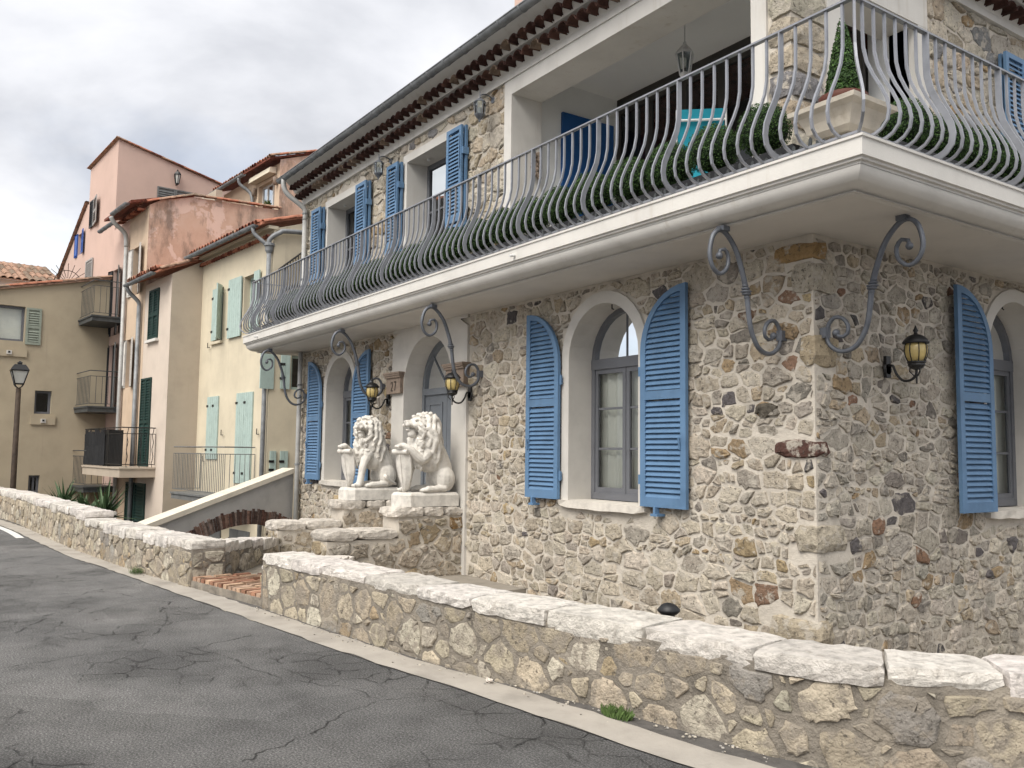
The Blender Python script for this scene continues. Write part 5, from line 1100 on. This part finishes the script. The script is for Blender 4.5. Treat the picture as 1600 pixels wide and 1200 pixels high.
# ---- pale house with dark green shutters
hp_ = thing('pale_house', 'narrow pale pink house with dark green shutters and black iron balcony', 'house', (*C2, -2.6)); f = front(C3); s = side(C2); LF = 2.37
b = MB(); b.sheet(f, [(0, -2.6), (0, 6.5), (LF, 6.5), (LF, -2.6)], []); b.build('wall', 'pale_render', hp_)
b = MB(); b.sheet(s, [(0, -2.6), (0, 6.5), (.85, 6.98), (3, 7.8), (3, -2.6)], []); b.build('side_wall', 'pale_side', hp_)
for u0, u1 in ((.48, .90), (.91, 1.35)): leaf(hp_, f, u0, u1, 4.80, 6.25, .006, .045, 'dark_green', None, 5.5, .075, .055, 'shutter', True)
for u0, u1 in ((.06, .52), (.53, .99)): leaf(hp_, f, u0, u1, 1.12, 3.68, .006, .045, 'dark_green', None, 2.4, .08, .055, 'shutter', True)
for u0, u1 in ((-1.0, -.1), (-.09, .86)): leaf(hp_, f, u0, u1, -2.2, .62, .006, .05, 'dark_green', None, -.8, .085, .06, 'shutter', True)
b = MB(); b.fbox(f, .42, 1.42, 4.70, 4.78, 0, .10); b.build('sill', 'plaster_white', hp_)
b = MB(); b.hexa([f.p(-.3, 6.50, .38), f.p(LF+.06, 6.50, .38), s.p(3, 7.85, .06), f.p(-.3, 7.85, -3), f.p(-.3, 6.56, .38), f.p(LF+.06, 6.56, .38), s.p(3, 7.91, .06), f.p(-.3, 7.91, -3)]); r2 = b.build('roof', 'terracotta_bright', hp_); tiles_along(r2, f, -.3, LF, 6.60, .44, TB, .2); half_gutter(r2, f, -.4, LF-.1, 6.50, .48); rake_tiles(r2, s.p(-.35, 6.58, .02), s.p(2.2, 7.6, .02), 6, TB)
dp = MB(); dp.tube(smooth_path([f.p(-.3, 6.46, .46), f.p(-.3, 6.3, .4), f.p(-.25, 6.0, .12), f.p(-.25, 5.7, .10)], .06), .06, 9); dp.tube([f.p(-.25, 5.9, .10), f.p(-.25, -2.5, .10)], .065, 9); dp.build('downpipe', 'zinc', hp_, True)
bo = iron_balcony(hp_, f, -2.35, 1.62, .95, 1.08, 1.12, 'black_iron', .13, 'pale_side', .26)
b = MB(); rgk = random.Random(4)
for i in range(70): u = -2.3+2.25*i/70; b.tube([f.p(u+.02*rgk.uniform(-1, 1), 1.12, .93), f.p(u+.03*rgk.uniform(-1, 1), 1.7, .92), f.p(u+.03*rgk.uniform(-1, 1), 2.1+rgk.uniform(-.08, .1), .93)], .014, 4)
stuff(b.build('reed_screen', 'black_iron', bo)); b = MB()
for i in range(5):
    u = 1.5-.27*i
    if i % 2 == 0: b.tube([f.p(1.62, 1.1+.1*k, .1+.17*i+.02*math.sin(k*1.6)) for k in range(12)], .010, 5)
b.build('scroll_bar', 'black_iron', bo); b = MB(); b.fbox(f, -.3, .2, 1.1, 2.15, .5, .9); b.build('storage_box', 'black_iron', bo)
# ---- orange house with white shutters and the peeling gable
ho = thing('orange_house', 'narrow ochre house with white shutters and a large peeling pink side wall', 'house', (*C3, -2.6)); f = front(C4); s = side(C3); LF = 1.985
b = MB(); b.sheet(f, [(0, -2.6), (0, 8.95), (LF, 8.95), (LF, -2.6)], [rect(.55, 1.35, 6.35, 7.85), rect(.3, .95, 3.5, 5.0)], 0, .2); b.build('wall', 'orange_render', ho)
b = MB(); b.sheet(s, [(0, -2.6), (0, 8.97), (.45, 9.25), (1.25, 9.45), (4.12, 9.58), (4.12, 11.3), (5.5, 11.8), (9, 11.4), (9, -2.6)], []); b.build('side_wall', 'peeling_render', ho)
for (a, e, z0, z1) in ((.55, 1.35, 6.35, 7.85), (.3, .95, 3.5, 5.0)): pane_window(ho, f, a, e, z0, z1, .2, 'wood_dark', 1); angled_leaf(ho, f, a, z0, z1, .36, R_(174), 'white_wood'); angled_leaf(ho, f, e, z0, z1, .38, R_(13), 'white_wood')
b = MB(); b.hexa([f.p(-.9, 8.92, .55), f.p(LF+.04, 8.92, .55), s.p(1.3, 9.46, .03), f.p(-.9, 9.46, -1.3), f.p(-.9, 9.0, .55), f.p(LF+.04, 9.0, .55), s.p(1.3, 9.54, .03), f.p(-.9, 9.54, -1.3)]); r3 = b.build('roof', 'terracotta_red', ho); half_gutter(r3, f, .3, LF-.05, 8.93, .62); half_gutter(r3, f, -1.4, .1, 8.70, .55); tiles_along(r3, f, -.8, LF, 8.97, .48, TB, .22); tiles_along(r3, f, -.4, LF-.1, 8.80, .25, TG, .18)
for a, e, k_ in (((-.1, 9.03), (1.3, 9.50), 4), ((1.3, 9.50), (4.1, 9.62), 8)): rake_tiles(r3, s.p(*a, .02), s.p(*e, .02), k_, TO)
dp = MB(); dp.tube(smooth_path([f.p(.1, 8.88, .6), f.p(.1, 8.7, .5), f.p(.08, 8.4, .15), f.p(.08, 8.0, .1)], .06), .07, 9); dp.tube([f.p(.08, 8.2, .10), f.p(.08, -2.4, .10)], .06, 9); dp.build('downpipe', 'pipe_pale', ho, True)
# ---- pink gabled house
hk = thing('pink_house', 'tall pink house with a steep roof verge and wall lantern', 'house', (*PK, -2.6)); f = front(PK); s = side(PK); fs = front(C5)
b = MB(); b.sheet(f, [(0, -2.6), (0, 12.72), (-3.83, 12.55), (-3.83, 11.15), (-4.06, 11.19), (-8.37, 8.80), (-8.37, -2.6)], [rect(-5.3, -4.5, 9.35, 10.2)], 0, .15); b.sheet(s, [(0, -2.6), (0, 12.72), (4.27, 11.66), (8, 10.7), (8, -2.6)], []); b.sheet(fs, [(0, -2.6), (0, 8.9), (1.76, 8.9), (1.76, -2.6)], [rect(.15, .95, 5.3, 7.5), rect(.1, .95, 2.85, 5.0)], 0, .15); b.add([f.p(-3.83, 12.55), f.p(-3.83, 12.55, -4), f.p(-3.83, 8, -4), f.p(-3.83, 8)], [(0, 1, 2, 3)])
b.build('wall', 'pink_render', hk)
for a, e, z0, z1 in ((.15, .95, 5.3, 7.5), (.1, .95, 2.85, 5.0)): pane_window(hk, fs, a, e, z0, z1, .15, 'charcoal_paint', 0); angled_leaf(hk, fs, a, z0, z1, .36, R_(172), 'charcoal_paint'); angled_leaf(hk, fs, e, z0, z1, .38, R_(16), 'grey_shutter')
pane_window(hk, f, -5.3, -4.5, 9.35, 10.2, .15, 'royal_blue', 0)
leaf(hk, f, -3.45, -2.95, 10.10, 11.15, .03, .07, 'charcoal_paint', None, None, .085, .06, 'shutter', True); angled_leaf(hk, f, -2.92, 10.1, 11.15, .8, R_(7), 'pale_grey_wood'); angled_leaf(hk, f, -5.3, 9.3, 10.25, .36, R_(175), 'royal_blue'); angled_leaf(hk, f, -4.5, 9.3, 10.25, .36, R_(8), 'royal_blue'); leaf(hk, f, -3.7, -2.7, 7.9, 8.85, .02, .06, 'pale_grey_wood', None, None, .085, .06, 'shutter', True)  # the charcoal leaf is a dark stand-in for the shaded window opening
leaf(hk, s, 1.40, 2.05, 10.6, 11.28, .01, .05, 'grey_shutter', None, None, .085, .05, 'shutter', True); leaf(hk, s, 2.06, 2.70, 10.6, 11.28, .01, .05, 'grey_shutter', None, None, .085, .05, 'shutter', True)
b = MB(); b.add([f.p(.1, 12.76, .12), s.p(8, 10.78, .08), f.p(-4, 10.78, -8), f.p(-4.0, 12.62, .12)], [(0, 1, 2, 3)]); b.add([f.p(-4.0, 11.27, .12), f.p(-8.5, 8.85, .12), f.p(-8.5, 8.85, -6), f.p(-4.0, 11.27, -6)], [(0, 1, 2, 3)]); r4 = b.build('roof', 'terracotta_old', hk)
rake_tiles(r4, s.p(-.1, 12.76, .0), s.p(5.5, 11.40, .0), 14, TB); rake_tiles(r4, f.p(.05, 12.74, .03), f.p(-3.95, 12.60, .03), 12, TO); rake_tiles(r4, f.p(-4.0, 11.27, .03), f.p(-8.5, 8.85, .03), 14, TO)
t = thing('wall_lantern', 'black wall lantern on the pink side wall above grey shutters', 'lamp', s.p(2.06, 11.4, .12)); lx, ly, lz = s.p(2.06, 0, .16)
b = MB(); b.lathe([(.13, 11.80), (.13, 11.83), (.08, 11.92), (.03, 11.94), (.03, 12.0), (.0, 12.02)], 6, (lx, ly, 0)); b.lathe([(.06, 11.44), (.07, 11.48), (.02, 11.50)], 6, (lx, ly, 0)); b.tube([s.p(2.06, 11.46, 0), s.p(2.06, 11.42, .16)], .02, 5)
for i in range(6): a = math.pi*i/3; b.tube([(lx+.065*math.cos(a), ly+.065*math.sin(a), 11.48), (lx+.12*math.cos(a), ly+.12*math.sin(a), 11.81)], .012, 4)
b.build('cage', 'black_iron', t); MB().lathe([(.055, 11.49), (.105, 11.80)], 6, (lx, ly, 0)).build('glass', 'lamp_glass', t)
iz = [5.74, 2.90, .42]
for z_ in iz: iron_balcony(hk, fs, -.02, 1.66, .95, z_, 1.12, 'balcony_iron', .16, 'balcony_iron', .16)
# ---- rear pink house with the awning window
h2 = thing('rear_pink_house', 'upper pink house with awning box and white window behind the gutter', 'house', (*P2, 5)); f = front(P2)
b = MB(); b.sheet(f, [(0, 6), (0, 11.2), (-5, 11.2), (-5, 6)], [rect(-1.75, -.40, 9.55, 10.75)], 0, .2); b.build('wall', 'orange_render', h2); pane_window(h2, f, -1.75, -.40, 9.55, 10.75, .2, 'white_wood', 2)
b = MB(); b.hexa([f.p(-2.0, 10.88, .28), f.p(-.25, 10.88, .28), f.p(-.25, 10.88, .02), f.p(-2.0, 10.88, .02), f.p(-2.0, 11.06, .25), f.p(-.25, 11.06, .25), f.p(-.25, 11.1, .02), f.p(-2.0, 11.1, .02)]); b.build('awning_box', 'awning_cream', h2)
b = MB(); b.hexa([f.p(-5, 11.22, .4), f.p(.05, 11.22, .4), side(P2).p(1.5, 11.85, .05), f.p(-5, 11.85, -1.5), f.p(-5, 11.28, .4), f.p(.05, 11.28, .4), side(P2).p(1.5, 11.92, .05), f.p(-5, 11.92, -1.5)]); b.hexa([f.p(-5, 11.82, -1.4), f.p(.05, 11.82, -1.4), f.p(.05, 11.45, -5), f.p(-5, 11.45, -5), f.p(-5, 11.9, -1.4), f.p(.05, 11.9, -1.4), f.p(.05, 11.52, -5), f.p(-5, 11.52, -5)]); r5 = b.build('roof', 'terracotta_red', h2); tiles_along(r5, f, -4.9, .02, 11.28, .42, TB, .2); half_gutter(r5, f, -5, -1.9, 11.16, .5); rake_tiles(r5, side(P2).p(-.4, 11.32, .03), side(P2).p(1.5, 11.92, .03), 6, TB); rake_tiles(r5, side(P2).p(1.5, 11.92, .03), side(P2).p(5, 11.6, .03), 8, TB)
dp = MB(); dp.tube(smooth_path([f.p(-2.3, 11.1, .5), f.p(-2.3, 10.9, .45), f.p(-2.1, 10.6, .15), f.p(-2.0, 10.2, .1), f.p(-2.0, 9.6, .1)], .06), .06, 8); dp.build('downpipe', 'zinc', h2, True)
b = MB(); b.fbox(front(C3), -3.5, -.0, 9.3, 9.85, -2.2, -2.0); b.build('terrace_parapet', 'pale_side', h2)
for u, lab in ((-.17, 'small round wall light right of the awning window'), (-1.92, 'small round wall light left of the awning window')):
    b = MB(); b.lathe([(.02, 0), (.075, .02), (.08, .2), (.07, .27), (0, .28)], 10, f.p(u, 10.45, .09)); tag(b.build('wall_light', 'capital_stone', None, True), lab, 'lamp')
t = thing('flower_pot', 'small terracotta flower pot on the sill of the awning window', 'pot', f.p(-.75, 9.55, .08)); b = MB(); b.lathe([(.10, 0), (.15, .22), (.17, .24), (.16, .27), (0, .25)], 10, f.p(-.75, 9.55, .08)); b.build('pot', 'terracotta_red', t); b = MB(); rgp = random.Random(6)
for i in range(60): x, y, z = f.p(-.75, 9.82, .08); a = rgp.uniform(0, 6.28); b.tube([(x, y, z), (x+.16*math.cos(a)*rgp.random(), y+.16*math.sin(a)*rgp.random(), z+rgp.uniform(.05, .25))], .012, 3)
b.build('plant', 'weed', t)
# ---- tan house across the end of the lane
ht = thing('tan_house', 'tan rendered house end wall behind the street lamp', 'house', (*C5, -2.6)); s = Fr(*C5, RY, -RX, RX, RY)
b = MB(); b.sheet(s, [(0, -2.6), (0, 7.25), (3.24, 6.49), (9, 5.15), (9, -2.6)], [rect(2.50, 3.45, 4.92, 6.02), rect(1.63, 2.11, 2.68, 3.41), rect(1.85, 2.16, .2, .75)], 0, .18); b.add([s.p(9, -2.6), s.p(9, 5.15), s.p(9, 5.15, -6), s.p(9, -2.6, -6)], [(0, 1, 2, 3)]); b.build('wall', 'tan_render', ht)
for a, e, z0, z1, q in ((2.50, 3.45, 4.92, 6.02, 0), (1.63, 2.11, 2.68, 3.41, 0), (1.85, 2.16, .2, .75, 1)): pane_window(ht, s, a, e, z0, z1, .18, 'frame_grey', q)
o = leaf(ht, s, 2.04, 2.47, 4.84, 6.0, .01, .05, 'sage_shutter', None, 5.4, .075, .065, 'shutter', True)
b = MB(); b.add([s.p(2.56, 5.0, -.25), s.p(3.4, 5.0, -.25), s.p(3.4, 5.95, -.25), s.p(2.56, 5.95, -.25)], [(0, 1, 2, 3)]); tag(b.build('blind', 'curtain'), 'pale blind drawn inside the large window of the tan house', 'blind')
for u0, u1, z0, z1 in ((2.40, 3.4, 4.43, 4.66), (1.50, 2.20, 2.34, 2.61)):
    b = MB(); b.fbox(s, u0, u1, z0, z1, 0, .06); o = b.build('sill_panel', 'tan_render', ht); c = MB(); m_ = u0+.5*(u1-u0); c.fbox(s, m_-.07, m_+.07, z0+.06, z0+.18, .06, .10); c.build('vent', 'plaster_white', o); c = MB(); c.fbox(s, m_-.03, m_+.03, z0+.10, z0+.16, .10, .106); c.build('dark_vent_plate', 'black_iron', o)  # raised black plate: the hole's darkness is put into its colour
b = MB(); b.hexa([s.p(0, 7.23, .1), s.p(9, 5.13, .1), s.p(9, 5.13, -6), s.p(0, 7.23, -6), s.p(0, 7.29, .1), s.p(9, 5.19, .1), s.p(9, 5.19, -6), s.p(0, 7.29, -6)]); r6 = b.build('roof', 'terracotta_old', ht); rake_tiles(r6, s.p(0, 7.30, .04), s.p(9, 5.20, .04), 24, TO)
# iron sunburst grille standing on the tan roof edge
t = thing('iron_grille', 'rusty iron sunburst grille standing on the tan roof edge', 'grille', s.p(.95, 7.1, -.2)); b = MB(); gx = 1.3
for i in range(11): a = math.pi*i/10; b.tube([s.p(gx+.15*math.cos(a), 6.98+.15*math.sin(a), -.2), s.p(gx+.62*math.cos(a), 7.0+.62*math.sin(a), -.2)], .009, 4)
b.tube([s.p(gx+.4*math.cos(math.pi*i/12), 6.98+.4*math.sin(math.pi*i/12), -.2) for i in range(13)], .012, 4); b.build('bars', 'wood_dark', t)
# ---- far tiled roof at the left edge
hf = thing('far_house', 'far house with weathered tile roof at the left edge behind the tan house', 'house', (-36, 4, 0)); s = Fr(-35.9, 2.0, -RY, RX, RX, RY)
b = MB(); b.sheet(s, [(-5, -2.6), (-5, 7.62), (2.4, 7.62), (2.4, -2.6)], []); b.build('wall', 'plaster_white', hf); b = MB(); b.hexa([s.p(-5, 7.58, .25), s.p(2.4, 7.58, .25), s.p(2.4, 8.75, -3), s.p(-5, 8.75, -3), s.p(-5, 7.63, .25), s.p(2.4, 7.63, .25), s.p(2.4, 8.8, -3), s.p(-5, 8.8, -3)]); r7 = b.build('roof', 'terracotta_old', hf)
TL = [half_tile(m, .11, .8, .016) for m in ('terracotta_old', 'terracotta_tan', 'terracotta_old')]
for k_ in range(4):
    u = -3.0
    while u < 2.4: o = inst('roof_tile', rt_.choice(TL), r7, s.p(u, 7.60+.27*k_, .27-.75*k_), (.28, rt_.uniform(-.03, .03), math.atan2(s.d[1], s.d[0])+rt_.uniform(-.03, .03))); u += .23
b = MB(); b.fbox(s, -.3, .12, 7.6, 8.75, -2.0, -1.5); b.fbox(s, -.38, .20, 8.75, 8.85, -2.1, -1.4); b.build('chimney', 'plaster_white', hf)
# ============================================================ street furniture and plants behind the far parapet
t = thing('street_lamp', 'black lantern street lamp on a brown post behind the far parapet', 'street lamp', (-25.9, 2.27, -2.6)); lx, ly = -25.9, 2.27
b = MB(); b.lathe([(.09, -2.6), (.085, -.2), (.07, .6), (.062, 2.9)], 12, (lx, ly, 0)); b.build('post', 'wood_dark', t, True)
b = MB(); 
for i in range(4): a = math.pi/4+math.pi*i/2; b.tube(smooth_path([(lx, ly, 2.90), (lx+.07*math.cos(a), ly+.07*math.sin(a), 2.93), (lx+.13*math.cos(a), ly+.13*math.sin(a), 3.00)], .03), .012, 5); b.tube([(lx+.12*math.cos(a), ly+.12*math.sin(a), 3.0), (lx+.225*math.cos(a), ly+.225*math.sin(a), 3.28)], .014, 5)
q = [(.245, 3.28), (.255, 3.30), (.17, 3.40), (.15, 3.42), (.06, 3.425), (.06, 3.45), (.075, 3.46), (.02, 3.50)]
vs = [(lx+r*math.cos(math.pi/4+math.pi*k/2), ly+r*math.sin(math.pi/4+math.pi*k/2), z) for r, z in q for k in range(4)]; b.add(vs, [(4*i+k, 4*i+(k+1) % 4, 4*i+4+(k+1) % 4, 4*i+4+k) for i in range(len(q)-1) for k in range(4)]+[(0, 1, 2, 3), (28, 29, 30, 31)])
vs = [(lx+r*math.cos(math.pi/4+math.pi*k/2), ly+r*math.sin(math.pi/4+math.pi*k/2), z) for r, z in ((.125, 2.985), (.13, 3.01)) for k in range(4)]; b.add(vs, [(0, 1, 2, 3), (4, 5, 6, 7)]+[(k, (k+1) % 4, 4+(k+1) % 4, 4+k) for k in range(4)]); b.build('lantern_frame', 'black_iron', t)
vs = [(lx+r*math.cos(math.pi/4+math.pi*k/2), ly+r*math.sin(math.pi/4+math.pi*k/2), z) for r, z in ((.115, 3.01), (.215, 3.275)) for k in range(4)]; MB().add(vs, [(k, (k+1) % 4, 4+(k+1) % 4, 4+k) for k in range(4)]).build('glass', 'lamp_glass', t)
for o_ in t.children:
    for v_ in o_.data.vertices:
        z_ = v_.co.z-2.6
        if o_.name.startswith('post'): v_.co.z = (1.6+(z_-1.6)*1.18)+2.6 if z_ > 0 else v_.co.z
        else: v_.co.z = (1.6+(z_-1.6)*1.18)+2.6; v_.co.x *= 1.18; v_.co.y *= 1.18
def yucca(x, y, z0, z1, n, L, seed, label):
    rg = random.Random(seed); t = thing('yucca', label, 'plant', (x, y, z0), 'yuccas behind the far parapet'); MB().tube([(x, y, z0), (x, y, z1)], .06, 7).build('stem', 'wood_dark', t); lm = MB(); w = .035
    lm.add([(-w, 0, 0), (w, 0, 0), (w*1.1, .35, .0), (-w*1.1, .35, 0), (0, 1, -.06), (0, .0, -.012), (0, .35, -.015)], [(0, 5, 6, 3), (5, 1, 2, 6), (3, 6, 4), (6, 2, 4)]); me = lm.mesh('blade', 'yucca_leaf')
    for i in range(n):
        e = R_(rg.uniform(-15, 85)); a = rg.uniform(0, 6.28); s_ = L*rg.uniform(.7, 1.1); inst('blade', me, t, (x, y, z1+rg.uniform(-.15, .05)), (e, rg.uniform(-.4, .4), a), (1.1, s_, s_))
yucca(-20.6, 2.75, -2.6, .40, 60, .62, 1, 'spiky yucca just right of the street lamp post')
yucca(-19.6, 2.98, -2.6, .30, 40, .6, 2, 'small yucca between the two larger yuccas behind the parapet')
yucca(-18.4, 3.15, -2.6, .28, 70, .8, 3, 'large yucca in front of the lowest iron balcony')
t = thing('air_conditioner', 'white air conditioner unit beside the dark green ground floor shutters', 'air conditioner', (-25.4, 4.45, -.75)); b = MB(); b.box(-25.75, -25.1, 4.3, 4.62, -.75, -.05); b.build('casing', 'ac_white', t); b = MB()
for i in range(9): b.box(-25.10, -25.085, 4.34, 4.58, -.66+.065*i, -.63+.065*i)
b.build('grille', 'pale_grey_wood', t); MB().box(-25.7, -25.15, 4.35, 4.6, -2.6, -.76).build('stand', 'pale_side', t)
t = thing('garden_light', 'black mushroom garden light peeping over the near parapet', 'lamp', (-4.38, 4.30, -1.0)); b = MB(); b.lathe([(.035, -1.0), (.03, .47), (.045, .50), (.04, .535)], 12, (-4.38, 4.30, 0)); b.build('post', 'black_iron', t, True); b = MB(); b.lathe([(.05, .53), (.075, .55), (.078, .565), (.05, .595), (.03, .605), (0, .61)], 14, (-4.38, 4.30, 0)); b.build('cap', 'black_iron', t, True)
def tuft(x, y, n, r, h, seed, label):
    rg = random.Random(seed); b = MB()
    for i in range(n):
        a = rg.uniform(0, 6.28); d = r*math.sqrt(rg.random()); px, py = x+d*math.cos(a), y+.45*d*math.sin(a); hh = h*rg.uniform(.4, 1); l = rg.uniform(-.5, .5)*hh; w = rg.uniform(.003, .008)
        b.add([(px-w, py, 0), (px+w, py, 0), (px+l+w, py+l*.5, hh*.7), (px+l*1.4, py+l*.7, hh), (px+l-w, py+l*.5, hh*.7)], [(0, 1, 2, 3, 4)])
    tag(b.build('weed_tuft', 'weed'), label, 'weed')
tuft(-4.19, 3.66, 170, .12, .075, 1, 'small green weed tuft at the foot of the near parapet')
tuft(-12.2, 2.50, 120, .16, .11, 2, 'weed tuft at the foot of the parapet left of the brick entrance')
b = MB(); rgs = random.Random(44)
for i in range(900):
    t_ = rgs.random(); P = RP if rgs.random() < .75 else LP; q = P[int(t_*(len(P)-1))]; s_ = rgs.uniform(.003, .010)**1.0; x, y = q[0]+rgs.uniform(-.05, .05), q[1]-abs(rgs.gauss(0, .07))-.02; M4 = MB(); M4.ell((x, y, .008+s_*.3), (s_*1.3, s_, s_*.7), 5, 3); b.add(M4.v, M4.f, rgs.choice([(1, 1, 1), (.6, .58, .55), (1.3, 1.25, 1.15)]))
stuff(tag(b.build('gravel', 'pebble'), 'loose gravel along the foot of the parapets', 'gravel')); vs, F = block(lambda u, z, n: (u, n, z), -5.28, -5.21, 3.40, 3.45, .008, .045, rgs, .008, 2, 2, 2, .012); tag(MB().add(vs, F, (1.2, 1.15, 1.1)).build('loose_stone', 'cap_stone'), 'loose pale stone lying on the kerb strip', 'stone')
bpy.context.view_layer.update()
